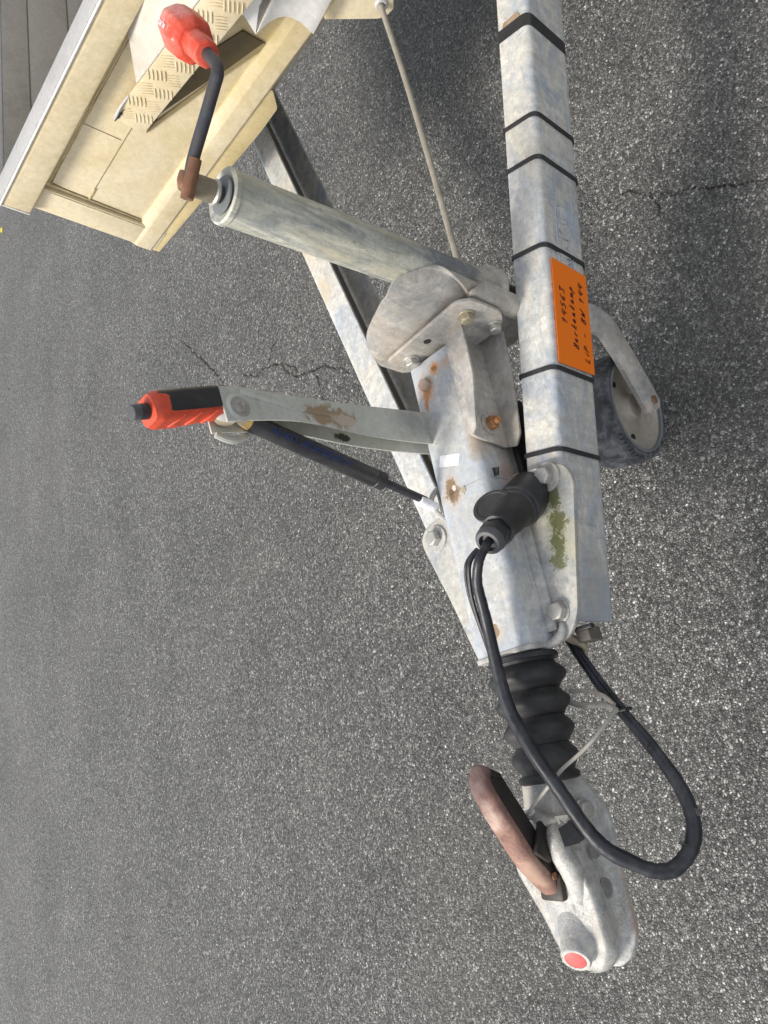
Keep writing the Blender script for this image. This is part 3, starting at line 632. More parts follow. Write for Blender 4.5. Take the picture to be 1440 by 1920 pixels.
# bellows
ba, bb = V((-.4525, -.012, .476)), V((-.602, -.008, .478)); bd = (bb - ba); BL = bd.length
pf = [(0, .044), (.004, .0445)]
for i in range(4):
    u0 = .012 + i * .0335
    mx = .0515 - .0028 * i; mn = .039 - .0018 * i
    for k in range(9):
        t = k / 8; pf.append((u0 + t * .0335, mn + (mx - mn) * (.5 - .5 * cos(2 * pi * t)) ** .8))
pf += [(.147, .034), (.150, .0385), (.156, .0385), (.158, .034), (.158, .02)]
MB().lathe(ba, bd, pf, 56).build('rubber_bellows', BLACKR, TR, ang=60)
MB().lathe(ba - V((.002, 0, 0)), bd, [(0, .046), (.006, .0462), (.0065, .043)], 48).build('bellows_clip', BLACKP, TR)
# small bracket and hook under the beam end
MB().tube([(-.437, -.055, .43), (-.452, -.066, .415), (-.462, -.060, .405)], [.006, .007, .005], 8, 4).build('cable_hook', CREAM, TR)
MB().box((-.444, -.086, .423), .018, .020, .03).build('plate_corner', WEB, TR, bev=.002)
MB().box((-.4365, -.092, .4395), .006, .026, .009).build('rubber_stop', BLACKP, TR, bev=.001)

# coupling head
def coupling():
    b = MB()
    # x, near y, far y, top z, shoulder z, wall base z, lip out, lip z
    # x, shoulder near y, shoulder far y, top z, shoulder z, near wall base y, far wall base y, base z, lip width, lip z
    st = [(-.588, -.026, .024, .502, .492, -.028, .026, .462, .000, .458),
          (-.606, -.027, .026, .503, .493, -.030, .030, .455, .002, .451),
          (-.630, -.027, .029, .505, .494, -.034, .034, .447, .006, .442),
          (-.655, -.025, .036, .506, .494, -.039, .042, .443, .011, .437),
          (-.680, -.030, .056, .505, .493, -.038, .058, .442, .012, .436),
          (-.703, -.037, .066, .503, .491, -.036, .066, .442, .012, .436),
          (-.732, -.043, .056, .501, .489, -.035, .056, .442, .012, .436),
          (-.760, -.045, .044, .500, .487, -.034, .046, .442, .012, .436),
          (-.785, -.045, .037, .499, .484, -.033, .039, .442, .013, .436),
          (-.803, -.038, .031, .495, .478, -.026, .033, .442, .013, .436),
          (-.817, -.022, .022, .484, .470, -.014, .024, .442, .014, .436),
          (-.825, -.006, .013, .468, .460, .000, .014, .442, .015, .437)]
    xs = [q[0] for q in st]; cols = list(zip(*st)); X_ = np.linspace(0, 1, len(st)); T_ = np.linspace(0, 1, 56)
    def cr(v):
        P = spline([(i, x, 0) for i, x in zip(X_, v)], 10)
        return np.interp(T_, [p.x for p in P], [p.y for p in P])
    cols = [cr(c) for c in cols]
    rings = []
    for x, yn, yf, tz, sz, bn, bf, wz, lo, lz in zip(*cols):
        c = (yn + yf) / 2; q = []
        q += [(bf + lo * .7, lz - .004), (bf + lo * .7, lz + .002), (bf + .004, wz - .001), (bf, wz + .004)]
        q += [(yf + .001, sz - .012), (yf - .0005, sz - .004), (yf - .004, sz + (tz - sz) * .5), (yf - .011, tz - .0015), (yf - .018, tz)]
        q += [(c, tz + .0006)]
        rr = .006
        q += [(yn + .019, tz - .001), (yn + .012, tz - .0005)]
        for k in range(7):
            a = pi / 2 * k / 6; q.append((yn + rr - rr * sin(a), sz - .002 + (tz - sz + .002) * cos(a)))
        q += [(yn + .0012, sz - .008), ((yn * .4 + bn * .6) + .003, (sz * .4 + wz * .6)), (bn + .0018, wz + .008), (bn - .0005, wz + .003), (bn - .003, wz + .0003), (bn - lo + .0012, lz + .0045), (bn - lo, lz + .0030), (bn - lo, lz - .004)]
        rings.append([V((x, y, z)) for y, z in q])
    b.loft(rings)
    return b.build('coupling_head', CASTM, TR, ang=50)
CH = coupling()
# tail tube, hump beside the handle, nose boss
MB().tube([(-.588, -.004, .478), (-.612, -.004, .478)], [.030, .029], 28).build('coupling_tail', CASTM, CH)
hm = MB(); hm.tube([(-.648, -.016, .490), (-.668, -.018, .505), (-.690, -.021, .507), (-.715, -.024, .500), (-.745, -.018, .494)], [.010, .0135, .0145, .014, .008], 18, 6); hm.build('cast_hump', CASTM, CH)
hm = MB(); hm.tube([(-.640, .010, .505), (-.650, -.006, .512), (-.652, -.022, .504)], [.007, .008, .006], 14, 5); hm.build('cast_rib', CASTM, CH)
na, nbp = V((-.772, .000, .478)), V((-.800, -.007, .514)); nd = (nbp - na).normalized()
MB().lathe(na, nd, [(-.004, .034), (.008, .0285), (.020, .0225), (.036, .0185), (.044, .0175), (.0462, .0160), (.0462, .0125), (.0442, .0122)], 40).build('nose_boss', CASTM, CH)
MB().lathe(nbp - nd * .0035, nd, [(0, .0122), (.0032, .0120), (.0040, .0108), (.0042, .002)], 32).build('wear_button', REDB, CH)
for x, z, r in ((-.694, .470, .0095), (-.736, .467, .0110)):
    MB().lathe((x, -.0395, z), (0, -1, .08), [(0, r), (.0012, r), (.0016, r * .72), (.0010, r * .66), (.0016, r * .55), (.002, .001)], 28).build('rivet', RIVET, CH)
bolt((-.648, -.036, .466), (-.15, -1, .25), .019, .008, CH, BOLT, a0=.2, flange=.013)
MB().box((-.724, .008, .5035), .032, .034, .012, X=(.98, -.1, 0), Y=(.1, .98, 0)).build('handle_slot', GRIME, CH, bev=.004)
MB().tube([(-.722, -.020, .4995), (-.735, -.014, .5005), (-.752, -.012, .4995), (-.775, -.012, .4985)], .0011, 6, 4).build('casting_seam', CASTM, CH)
MB().tube([(-.668, -.0335, .503), (-.668, -.020, .5195), (-.669, -.006, .514)], .0009, 6, 4).build('casting_seam', RIVET, CH)
# handle: curved rusty lever with a blackened underside
hp = [(-.727, .010, .506), (-.712, .011, .520), (-.690, .012, .538), (-.655, .010, .561), (-.620, .008, .583), (-.594, .004, .597), (-.577, .000, .592)]
HP = spline(hp, 6); hb_ = MB(); hd_ = MB(); rr = []; rd = []
for i, p in enumerate(HP):
    t = (HP[min(i + 1, len(HP) - 1)] - HP[max(i - 1, 0)]).normalized(); y = V((0, 1, 0)); n_ = t.cross(y); n_ = -n_ if n_.z < 0 else n_
    u = i / (len(HP) - 1); w_ = .0125 + .003 * sin(pi * u); hgt = .007
    k = 1 if u < .93 else sqrt(max(.05, 1 - ((u - .93) / .07) ** 2)) * .8 + .2
    rr.append([p + y * a * w_ * k + n_ * c * hgt for a, c in ((-1, -.8), (-1, .1), (-.75, .75), (-.25, 1), (.35, 1), (.8, .7), (1, .1), (1, -.8))])
    ww = w_ * k
    rd.append([p + y * a * ww * .985 + n_ * c for a, c in ((-1, -.0052), (1, -.0052), (.9, -.026 - .004 * sin(pi * u)), (-.9, -.026 - .004 * sin(pi * u)))])
hb_.loft(rr); HD = hb_.build('coupling_handle', HANDLE, CH, ang=60)
hd_.loft(rd); hd_.build('blackened_handle_web', GRIME, HD, ang=40, bev=.002)
MB().tube([(-.712, .026, .512), (-.712, -.006, .512)], .0045, 10).build('handle_pin', RUST, HD)
MB().box((-.673, -.008, .520), .04, .008, .028, X=(.82, 0, -.57), Z=(.57, 0, .82)).build('safety_catch', GRIME, CH, bev=.003)

# front panel of the box
PX, PE = .677, .636
FP = MB().box((PX + .012, (PE - .75) / 2, .737), .020, PE + .75, .30).build('front_panel', BEIGE, TR, bev=.0015)
# top rail: bent section, bare on top
q = rpoly([(PX - .026, .852), (PX - .028, .903), (PX - .022, .910), (PX + .0005, .910), (PX + .0005, .852)], [.003, .004, .003, .001, .002], 3)
MB().loft([[V((x, y, z)) for x, z in q] for y in (-.75, .3, .640)]).build('top_rail', BEIGE, FP, bev=0, ang=30)
MB().box((PX - .0005, (.645 - .75) / 2, .9125), .058, 1.395, .004).build('bare_rail_cap', ALUG, FP, bev=.001)
MB().tube([(PX - .029, -.75, .9095), (PX - .029, .643, .9095)], .0024, 8).build('edge_highlight', WHITEM, FP)  # white tube paints in the sunlit highlight along the rail's front edge
MB().box((PX - .014, .6415, .881), .030, .003, .058).build('rail_end_cap', WHITEM, FP, bev=.001)
# end trim and lower rail
MB().box((PX - .003, .609, .716), .010, .060, .275).build('end_trim', BEIGE, FP, bev=.0015)
MB().box((PX - .0088, .585, .730), .0022, .005, .20).build('trim_bead', BEIGE, FP, bev=.0008)
q = rpoly([(PX + .004, .640), (PX - .004, .6375), (PX - .011, .621), (PX - .011, .588), (PX - .003, .580), (PX + .004, .580)], .002, 2)
MB().loft([[V((x, y, z)) for x, z in q] for y in (-.75, 0, .641)]).build('lower_rail', BEIGE, FP, bev=0, ang=25)
MB().prism(rpoly([(.641, .585), (.641, .566), (.24, .547), (.175, .549), (.148, .577), (.148, .585)], [.002, .002, .02, .006, .01, .002]), (PX - .0065, 0, 0), (0, 1, 0), (0, 0, 1), (1, 0, 0), .005).build('lower_skirt', BEIGEY, FP, bev=.0008)
# sealant beads, uneven like hand work
def bead(pts, r, name='sealant_bead'):
    MB().tube([V(p) + V((-.0002, -.0016, -.0016)) for p in pts], r * .8, 6).build('dark_joint', JOINT, FP)
    rg = random.Random(len(pts)); P = spline(pts, 14)
    P = [p + V((0, rg.gauss(0, .0006), rg.gauss(0, .0006))) for p in P]
    return MB().tube(P, r, 6).build(name, BEIGEY, FP)
bead([(PX + .0015, -.1, .838), (PX + .0015, .25, .838), (PX + .0015, .53, .838), (PX + .0015, .568, .836), (PX + .0015, .572, .81), (PX + .0015, .575, .644)], .0022)
bead([(PX + .0015, .572, .757), (PX + .0015, .54, .757)], .0022)
MB().box((PX + .0018, .22, .757), .0012, .66, .0012).build('panel_joint', JOINT, FP)
MB().box((PX + .0018, .40, .80), .0012, .0012, .076).build('panel_joint', JOINT, FP)
# far side of the load bed: boards between a bottom sill and a rim
SD = MB().box((1.55, .648, .908), 1.72, .024, .012).build('side_rim', ALU, TR, bev=.002)
for i in range(5):
    zt = (.902, .8435, .7485, .6535, .6075)[i]; z0 = (.8475, .7525, .6575, .6115, .575)[i]
    MB().box((1.55, .640 + .0006 * i, (zt + z0) / 2), 1.70, .016, zt - z0).build('side_board', BOARD, TR, bev=.0012)
MB().box((1.5, 0, .566), 1.6, 1.25, .012).build('load_floor', BOARD, TR)

# tread plate step: wedge of chequer plate standing off the panel
a0_, a1_ = V((PX - .006, .352, .799)), V((PX - .006, .360, .736))          # far end, on the panel
b0_, b1_ = V((PX - .100, -.060, .804)), V((PX - .100, -.060, .741))
ST = MB()
ST.loft([[a0_, a1_, a1_ + V((.003, 0, 0)), a0_ + V((.003, 0, 0))], [b0_, b1_, b1_ + V((.003, 0, 0)), b0_ + V((.003, 0, 0))]])
STP = ST.build('tread_step', BEIGE, TR, bev=.0008)
fa_ = a0_.lerp(b0_, .25)
tp = MB(); tp.loft([[fa_ + V((0, 0, .0002)), b0_ + V((0, 0, .0002)), V((PX + .001, -.060, .935)), V((PX + .001, .120, .886)), ], [fa_ + V((0, 0, .0026)), b0_ + V((0, 0, .0026)), V((PX + .001, -.060, .9375)), V((PX + .001, .120, .8885))]])
tp.build('step_top', ALUB, STP, bev=.0006)
su = (b0_ - a0_).normalized(); sv = (a1_ - a0_).normalized(); sn_ = su.cross(sv).normalized()
if sn_.x > 0: sn_ = -sn_
bar = None; LT = (b0_ - a0_).length
gi = 0; u = .028
while u < LT - .02:
    for v_ in (.017, .046):
        ang = (.9 if (gi % 2 == 0) else -.55); gi += 1
        for k in (-2, -1, 0, 1, 2):
            A_ = su * cos(ang) + sv * sin(ang); B_ = sn_.cross(A_)
            c = a0_ + su * (u + (.0 if v_ < .03 else .010)) + sv * v_ + B_ * k * .0066
            P = [(-.0125, 0), (-.006, .0011), (.006, .0011), (.0125, 0), (.006, -.0011), (-.006, -.0011)]
            if bar is None:
                b = MB(); b.loft([[A_ * x + B_ * y for x, y in P], [A_ * x * .75 + B_ * y * .4 + sn_ * .0013 for x, y in P]])
                bar = {}
            key = round(ang, 2)
            if key not in bar:
                b = MB(); b.loft([[A_ * x + B_ * y for x, y in P], [A_ * x * .75 + B_ * y * .4 + sn_ * .0013 for x, y in P]])
                o = b.build('tread_bar', BEIGE, STP); bar[key] = o
                o.location = c + sn_ * .0005 - WPOS[STP.name]
            else:
                o = bar[key].copy(); COL.objects.link(o); o.parent = STP; o.location = c + sn_ * .0005 - WPOS[STP.name]
        gi += 0
    gi += 1
    u += .040
b = MB(); b.prism(blob(.012, .006, .016, .004, 22, .7, 5), a0_ + sn_ * .0004, su, sv, sn_, .0006); b.build('torn_edge', DARK, STP)
b = MB(); b.tube([a0_ + su * -.004 + sv * .004 + sn_ * .002, a0_ + su * .012 + sv * .001 + sn_ * .004, a0_ + su * .035 - sv * .001 + sn_ * .002, a0_ + su * .07 - sv * .0005], [.0015, .0035, .003, .0012], 8, 5); b.build('bent_lip', ALU, STP)
# thin dark brown and olive plates on the panel below the step
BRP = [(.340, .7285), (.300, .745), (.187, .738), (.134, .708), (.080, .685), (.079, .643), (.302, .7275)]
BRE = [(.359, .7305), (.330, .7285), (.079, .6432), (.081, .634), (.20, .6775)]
br = MB(); br.prism(BRP, (PX - .003, 0, 0), (0, 1, 0), (0, 0, 1), (1, 0, 0), .004); br.build('brown_plate', BROWN, TR, bev=.0005)
br = MB(); br.prism(BRE, (PX - .002, 0, 0), (0, 1, 0), (0, 0, 1), (1, 0, 0), .003); br.build('olive_plate', OLIVE, TR)
# white folded bracket in front of the panel
wbk = MB()
def sheet(b, grid, th, N):
    N = V(N); n = len(grid[0])
    top = [[V(p) for p in r] for r in grid]; bot = [[p - N * th for p in r] for r in top]
    b.loft([t + bt[::-1] for t, bt in zip(top, bot)])
sheet(wbk, [[(.62, -.20, .800), (.62, -.02, .7655), (.62, .012, .753)], [(.62, -.20, .735), (.62, .0, .712), (.62, .0435, .690)]], .003, (-1, 0, 0))
wbk.build('white_bracket', WHITEM, TR, bev=.0008)
wb2 = MB(); rows = []
for i in range(9):
    u = i / 8
    e = V((.62, .0435, .690)).lerp(V((.62, .0, .598)), u) ; dip = sin(pi * u) * .020
    e = e + V((.0, -dip * 1.3, dip * .9)); xx = .62 - .022 * sin(pi * u) * 0 + .02 * u
    rows.append([V((xx, e.y, e.z)), V((xx, e.y - .10, e.z + .016)), V((xx, -.24, e.z + .02))])
sheet(wb2, rows, .003, (-1, 0, 0)); wb2.build('white_curved_flap', WHITEM, TR, bev=.0006)

# eyelet plate and brake rod
EPL = MB().prism(rpoly([(-.02, .585), (-.074, .506), (-.084, .497), (-.103, .495), (-.116, .508), (-.118, .60)], .003), (.664, 0, 0), (0, 1, 0), (0, 0, 1), (1, 0, 0), .005).build('eyelet_plate', BEIGE, TR, bev=.0006)
MB().lathe((.6637, -.0965, .519), (-1, 0, 0), [(0, .0115), (.002, .0113), (.004, .009), (.004, .006), (-.003, .0055)], 28).build('eyelet', ALU, EPL)
MB().tube([(.700, -.096, .520), (.655, -.0955, .519), (.62, -.093, .512), (.5, -.089, .497), (.3, -.088, .49), (.10, -.087, .488)], .0050, 12, 6).build('brake_rod', RODM, TR)

# ------------------------------------------------------------------ jockey wheel
JW = thing('jockey_wheel', 'galvanised jockey wheel with a red crank knob, clamped to the drawbar', 'jockey wheel', (-.04, -.12, 0))
def ja(z): return JA + JD * ((z - .4) / JD.z)
za, zt_ = .462, .905
Lm = (ja(zt_) - ja(za)).length
OT = MB().lathe(ja(za), JD, [(0, .030), (Lm - .006, .030), (Lm - .0055, .0318), (Lm, .0315), (Lm + .002, .029), (Lm + .0005, .026), (Lm - .002, .021), (Lm - .002, .001)], 48).build('outer_tube', galv('stained_tube_zinc', (.60, .585, .49), (.30, .315, .31), (.50, .455, .33), .65, .12, 0, (3.2, 3.2, .5), [((.058, -.135, .575), (.05, .03, .055), (.13, .145, .17), .8, 55, .35, 1.1), ((.062, -.125, .53), (.03, .03, .02), (.12, .13, .14), .7, 60, .3, 1.1), ((.05, -.12, .9), (.05, .05, .05), (.36, .36, .27), .5, 30, .6, .8)]), JW, ang=40)
MB().lathe(ja(.463), JD, [(0, .031), (.001, .0385), (.016, .0385), (.018, .031)], 40).build('tube_collar', GALVD, OT)
MB().lathe(ja(.905) + JD * .0008, JD, [(0, .021), (.002, .0205), (.0022, .010)], 32).build('bearing_cap', RIML, OT)
MB().lathe(ja(.903), JD, [(0, .0095), (.018, .0095)], 20).build('spindle', BLACKP, OT)
MB().lathe(ja(.913), JD, [(0, .0125), (.002, .0145), (.004, .0145), (.006, .0125)], 28).build('spindle_washer', BOLT, OT)
MB().lathe(ja(.917), JD, [(0, .0128), (.029, .0122), (.030, .011)], 28).build('crank_sleeve', paint('brown_sleeve', (.22, .18, .13), (.34, .30, .24), .7, .5, 40, .3, .4), OT)
MB().tube([ja(.938) + V((-.002, .004, -.002)), ja(.944) + V((0.0, .004, .004)), ja(.946) + V((.010, -.004, .004))], [.009, .0095, .007], 12, 3).build('crank_weld', RUST, OT)
ZC = .949
cp = [(.035, -.087, ZC), (.045, -.094, ZC), (.065, -.110, ZC), (.090, -.145, ZC), (.110, -.174, ZC), (.116, -.1805, ZC), (.126, -.1825, ZC), (.140, -.178, ZC), (.164, -.167, ZC), (.20, -.150, ZC)]
cp = [V(p) + V((.004, .006, .003)) * min(1, max(0, (i - 1) / 3)) for i, p in enumerate(cp)]
CK = MB().tube([V(p) for p in cp], .0066, 16, 6).build('crank_handle', CRANK, JW)
MB().tube([V((.0335, -.0860, ZC)), V((.045, -.094, ZC)), V((.0665, -.1115, ZC))], .0070, 16, 5).build('rusty_crank_end', RUST, CK)
ka, kdv = V((.162, -.1630, ZC + .003)), V((.086, .040, .006)).normalized()
kx, ky = frame(kdv, (0, 0, 1))
oct_ = lambda h, r, f=1.: [ka + kdv * h + (kx * cos(pi / 8 + pi / 4 * j) * f + ky * sin(pi / 8 + pi / 4 * j)) * r for j in range(8)]
kb = MB(); kb.loft([oct_(0, .0135), oct_(.002, .0145), oct_(.040, .0150), oct_(.044, .0155)])
KN = kb.build('crank_knob', REDK, CK, bev=.0014, ang=30, seg=2)
kb = MB(); kb.loft([oct_(.038, .018), oct_(.043, .0250), oct_(.074, .0262), oct_(.094, .0220), oct_(.102, .014)])
kb.build('knob_head', REDK, KN, bev=.0025, ang=28, seg=3)
text('AL-KO', 'embossed_logo', PAPERW, ka + kdv * .070 + V((0, .0035, .0250)), kdv, V((0, 0, 1)).cross(kdv), .0075, .0003, KN)
MB().lathe(ja(.467), JD, [(-.235, .024), (0, .024)], 28).build('inner_tube', BLACKP, JW)
# wheel
ph = radians(-10); wt = V((cos(ph), sin(ph), 0)); wn = V((sin(ph), -cos(ph), 0)); wc = V((-.040, -.110, .100))
prof = [(-.080, .062), (-.080, .088), (-.076, .096), (-.066, .0995), (-.030, .100), (-.012, .0985), (-.004, .0955), (.0, .090), (-.001, .0865)]
TY = MB().lathe(wc, wn, prof, 72, cap=False).build('tyre', TYRE, JW, ang=50)
lg = MB()
for j in range(64):
    a = 2 * pi * j / 64; r_ = wt * cos(a) + UP * sin(a); q_ = r_.cross(wn)
    lg.box(wc + r_ * .0958 - wn * .005, .004, .0042, .006, r_, q_, wn)
lg.build('tread_lugs', TYRE, TY)
MB().lathe(wc, wn, [(-.004, .0868), (.0012, .0862), (.0022, .0835), (.0005, .081), (-.004, .0805)], 72, cap=False).build('rim_bead', RIML, TY)
RM = MB().lathe(wc, wn, [(-.003, .0825), (-.008, .079), (-.013, .066), (-.0165, .050), (-.0165, .032), (-.012, .024), (-.004, .020), (-.004, .001)], 64, cap=False).build('rim', RIM, JW, ang=35)
for a in (-1.15, .95, 3.05):
    MB().lathe(wc + (wt * cos(a) + UP * sin(a)) * .058 - wn * .0147, wn + (wt * cos(a) + UP * sin(a)) * .22, [(0, .0075), (.0006, .0072)], 18).build('rim_hole', DARK, RM)
# fork: one pressed arm beside the wheel, hooked over to the stem
fk = MB()
fpts = [V((.074, -.112, .262)), V((.078, -.140, .246)), V((.072, -.150, .212)), V((.042, -.146, .172)), V((.002, -.140, .132)), V((-.040, -.134, .096)), V((-.056, -.132, .082))]
FPt = spline(fpts, 5); rs = []
for i, p in enumerate(FPt):
    t = (FPt[min(i + 1, len(FPt) - 1)] - FPt[max(i - 1, 0)]).normalized()
    u = i / (len(FPt) - 1); n_ = (V((-.15, -.95, .15)) - t * V((-.15, -.95, .15)).dot(t)).normalized(); s_ = t.cross(n_)
    hw = .0275 - .0045 * u; k = 1 if u < .9 else sqrt(max(.03, 1 - ((u - .9) / .1) ** 2))
    rs.append([p + s_ * a * hw * k + n_ * c for a, c in ((-1, -.010), (-1, -.002), (-.72, .004), (-.5, .0055), (.5, .0055), (.72, .004), (1, -.002), (1, -.010), (.8, -.010), (.7, -.002), (-.7, -.002), (-.8, -.010))])
fk.loft(rs); FK = fk.build('fork', GALVD, JW, ang=30)
fk = MB(); fk.tube([(.078, -.10, .268), (.060, -.085, .24), (.03, -.052, .17), (-.02, -.03, .11), (-.03, -.028, .10)], [.02, .018, .015, .013, .012], 10, 5); fk.build('fork_arm', GALVD, FK)
hubp = wc + V((-.004, -.0268, -.004))
MB().lathe(hubp - wn * .002, wn, [(0, .0115), (.0015, .0110), (.0018, .009)], 24).build('axle_washer', GALVD, FK)
bolt(hubp - wn * .0005, wn, .014, .006, FK, RUST, 'axle_nut', a0=.4)

# ------------------------------------------------------------------ cable ties, tape, tag
def ring_prof(g, r=.0135, h=None):
    return rpoly([(-g, -HR - g), (-g, g), (WF + g, g), (WF + g, -HR - g)], [r + g, r + g, .003, .003], 5)
def band(s, wdt, g0, g1, name, mat, label, cat, group=None, skew=0.):
    b = MB(); inn = ring_prof(g0); out = ring_prof(g1); n = len(inn)
    def P(a, z, e): return near(s + e + skew * (a - z * 1.0 - .04), a, ZR + z)
    for k in range(n):
        k2 = (k + 1) % n
        b.loft([[P(*inn[k], -wdt / 2), P(*inn[k], wdt / 2), P(*out[k], wdt / 2), P(*out[k], -wdt / 2)],
                [P(*inn[k2], -wdt / 2), P(*inn[k2], wdt / 2), P(*out[k2], wdt / 2), P(*out[k2], -wdt / 2)]], cap=False)
    o = b.build(name, mat, None, ang=45); tag(o, label, cat, group); return o
TIES = [(.2965, 'black cable tie on the near drawbar beam that is closest to the wide black tape'),
        (.2285, 'black cable tie on the near beam just behind the embossed logo frame'),
        (.0925, 'black cable tie crossing the embossed logo just above the orange tag'),
        (-.0865, 'black cable tie round the beam along the lower edge of the orange tag'),
        (-.200, 'lowest black cable tie on the near beam, beside the washered bolt of the coupling plate')]
for s, lb in TIES:
    band(s / cos(AL) - .0, .0062, .0002, .0027, 'cable_tie', BLACKP, lb, 'cable tie', 'cable ties round the near drawbar beam')
TP = band(.4545 / cos(AL), .021, .0003, .0011, 'adhesive_tape', TAPE, 'wide wrinkled black tape wrapped round the near drawbar beam by the box', 'tape')
b = MB(); b.prism([(-.018, -.006), (.018, -.008), (.015, .004), (-.012, .006)], near(.483, .030, ZR + .0006), nN, tN, UP, .0004); b.build('torn_brown_paper', CORK, TP)

def taglabel():
    T = thing('paper_tag', 'fluorescent orange paper tag with three handwritten lines on the near beam', 'tag', near(-.002, -.002, ZR - .058))
    c4 = [(-.0815, -.0105), (.0765, -.0105), (.0755, -.098), (-.080, -.101)]
    b = MB(); P = rpoly(c4, .002, 2)
    b.loft([[near(x, -.0020, ZR + y) for x, y in P], [near(x, -.0025, ZR + y) for x, y in P]])
    b.build('tag_paper', ORANGE, T)
    G = {  # pen strokes in a 1-unit cell
        '1': [[(.05, .65), (.45, 1), (.25, 0)]], '4': [[(.35, 1), (.05, .45), (.65, .5)], [(.72, .95), (.45, 0)]],
        '5': [[(.75, 1), (.3, .95), (.2, .55), (.5, .6), (.6, .3), (.4, .03), (.05, .08)]],
        '6': [[(.65, 1), (.2, .55), (.15, .15), (.4, 0), (.6, .25), (.4, .45), (.15, .25)]],
        '3': [[(.2, .95), (.75, 1), (.4, .6), (.6, .35), (.4, .02), (.05, .08)]],
        'B': [[(.3, 1), (.08, 0)], [(.1, .95), (.6, 1), (.65, .75), (.25, .52), (.6, .4), (.5, .08), (.05, 0)]],
        'e': [[(.1, .25), (.5, .35), (.45, .55), (.2, .5), (.1, .15), (.3, 0), (.6, .15)]], 'r': [[(.2, .5), (.1, 0), (.3, .42), (.6, .5)]],
        'k': [[(.35, 1.1), (.1, 0)], [(.6, .55), (.2, .25), (.6, 0)]], 'n': [[(.15, .5), (.08, 0), (.3, .45), (.5, .45), (.42, 0), (.65, .1)]],
        'h': [[(.4, 1.1), (.1, 0), (.3, .42), (.5, .4), (.45, 0), (.65, .1)]], 'a': [[(.55, .5), (.2, .5), (.1, .15), (.3, 0), (.52, .45), (.48, .05), (.7, .1)]],
        'm': [[(.1, .5), (.05, 0), (.25, .45), (.35, .4), (.3, 0), (.5, .45), (.62, .4), (.58, 0), (.75, .1)]], 'p': [[(.25, .5), (0, -.5)], [(.2, .4), (.45, .52), (.55, .3), (.35, .05), (.12, .05)]],
        'L': [[(.3, 1), (.1, 0), (.6, .02)]], 'i': [[(.25, .6), (.15, 0)], [(.32, .85), (.34, .9)]], 'P': [[(.3, 1), (.1, 0)], [(.2, .95), (.62, 1), (.65, .6), (.2, .48)]],
        '-': [[(.05, .45), (.6, .5)]], 'W': [[(.2, .9), (.15, .05), (.45, .6), (.45, .05), (.95, 1.1)]], ' ': []}
    def write(s, x0, y0, h, adv, rise=0.):
        b = MB(); x = x0
        for i, ch in enumerate(s):
            for st in G[ch]:
                P = [near(x + px * adv * .95 + py * h * .18, -.0028, ZR + y0 + py * h + rise * i) for px, py in st]
                b.tube(P, .00072, 5, 5 if len(P) > 2 else 0)
            x += adv * (.55 if ch == 'i' else 1.)
        return b.build('handwriting', INK, T)
    write('14563', -.018, -.0375, .0115, .0112, .0004)
    write('Berkenkamp', -.0505, -.0625, .0115, .0098, .0006)
    write('LiP - BW 144', -.066, -.0890, .0110, .0108, .0004)
taglabel()

# ------------------------------------------------------------------ plug and cable
PCt = thing('trailer_cable', 'black trailer light cable with a parked plug, looped over the bellows and coupling', 'cable', (-.30, -.08, .46))
pa, pb_ = V((-.238, -.080, .452)), V((-.331, -.074, .583)); pdv = (pb_ - pa).normalized()
PLG = MB().lathe(pa, pdv, [(.0, .027), (.004, .0305), (.030, .0315), (.050, .0310), (.052, .0285), (.056, .0275)], 44).build('plug_shell', BLACKP, PCt, ang=30)
MB().lathe(pa + pdv * .052, pdv, [(0, .0268), (.004, .0278), (.006, .0255), (.030, .0232), (.046, .0205), (.056, .017), (.060, .015)], 40).build('plug_body', BLACKR, PCt, ang=30)
MB().box(pa + pdv * .052 + V((0, -.012, .024)), .022, .004, .004, pdv, (0, 1, 0), pdv.cross(V((0, 1, 0)))).build('shell_slot', DARK, PLG)
MB().lathe(pa + pdv * .108, pdv, [(0, .0165), (.002, .0215), (.008, .0215), (.009, .0165)], 28).build('plug_flange', BLACKP, PCt)
hx, hy = frame(pdv); nut = lambda h, r, k=6: [pa + pdv * h + (hx * cos(.3 + pi / 3 * j) + hy * sin(.3 + pi / 3 * j)) * r for j in range(6)]
nb_ = MB(); nb_.loft([nut(.117, .0205), nut(.138, .0205)]); nb_.build('gland_nut', BLACKP, PCt, bev=.003, ang=35)
MB().lathe(pa + pdv * .1375, pdv, [(0, .0190), (.006, .0182), (.010, .0155), (.0105, .0115), (.003, .0110), (.003, .001)], 36).build('gland_ring', GREYP, PCt)
ln = (-CF * .6 + (CU * .62 + CR * .78) * .8).normalized()
lc = V((-.268, -.044, .533)) - CU * .0165 + CR * .0105 - CF * .006
MB().lathe(lc - ln * .002, ln, [(0, .0262), (.0035, .0272), (.0050, .0266), (.0052, .0222), (.0043, .0214), (.0044, .001)], 48, ref=None).build('plug_lid', LIDM, PCt, ang=30)
MB().tube([lc - ln * .003 - CU * .006 , lc - ln * .008 + V((.0, -.012, -.004)), pa + pdv * .06 + V((0, .012, 0))], [.008, .007, .008], 8, 4).build('lid_hinge', BLACKP, PCt)
MB().prism(rpoly([(-.032, -.030), (.032, -.030), (.030, .026), (-.030, .028)], .010), pa + pdv * .001, frame(pdv)[1], frame(pdv)[0], pdv, .003).build('parking_socket', ALU, PCt, bev=.0008)
c0 = pb_ + pdv * .0
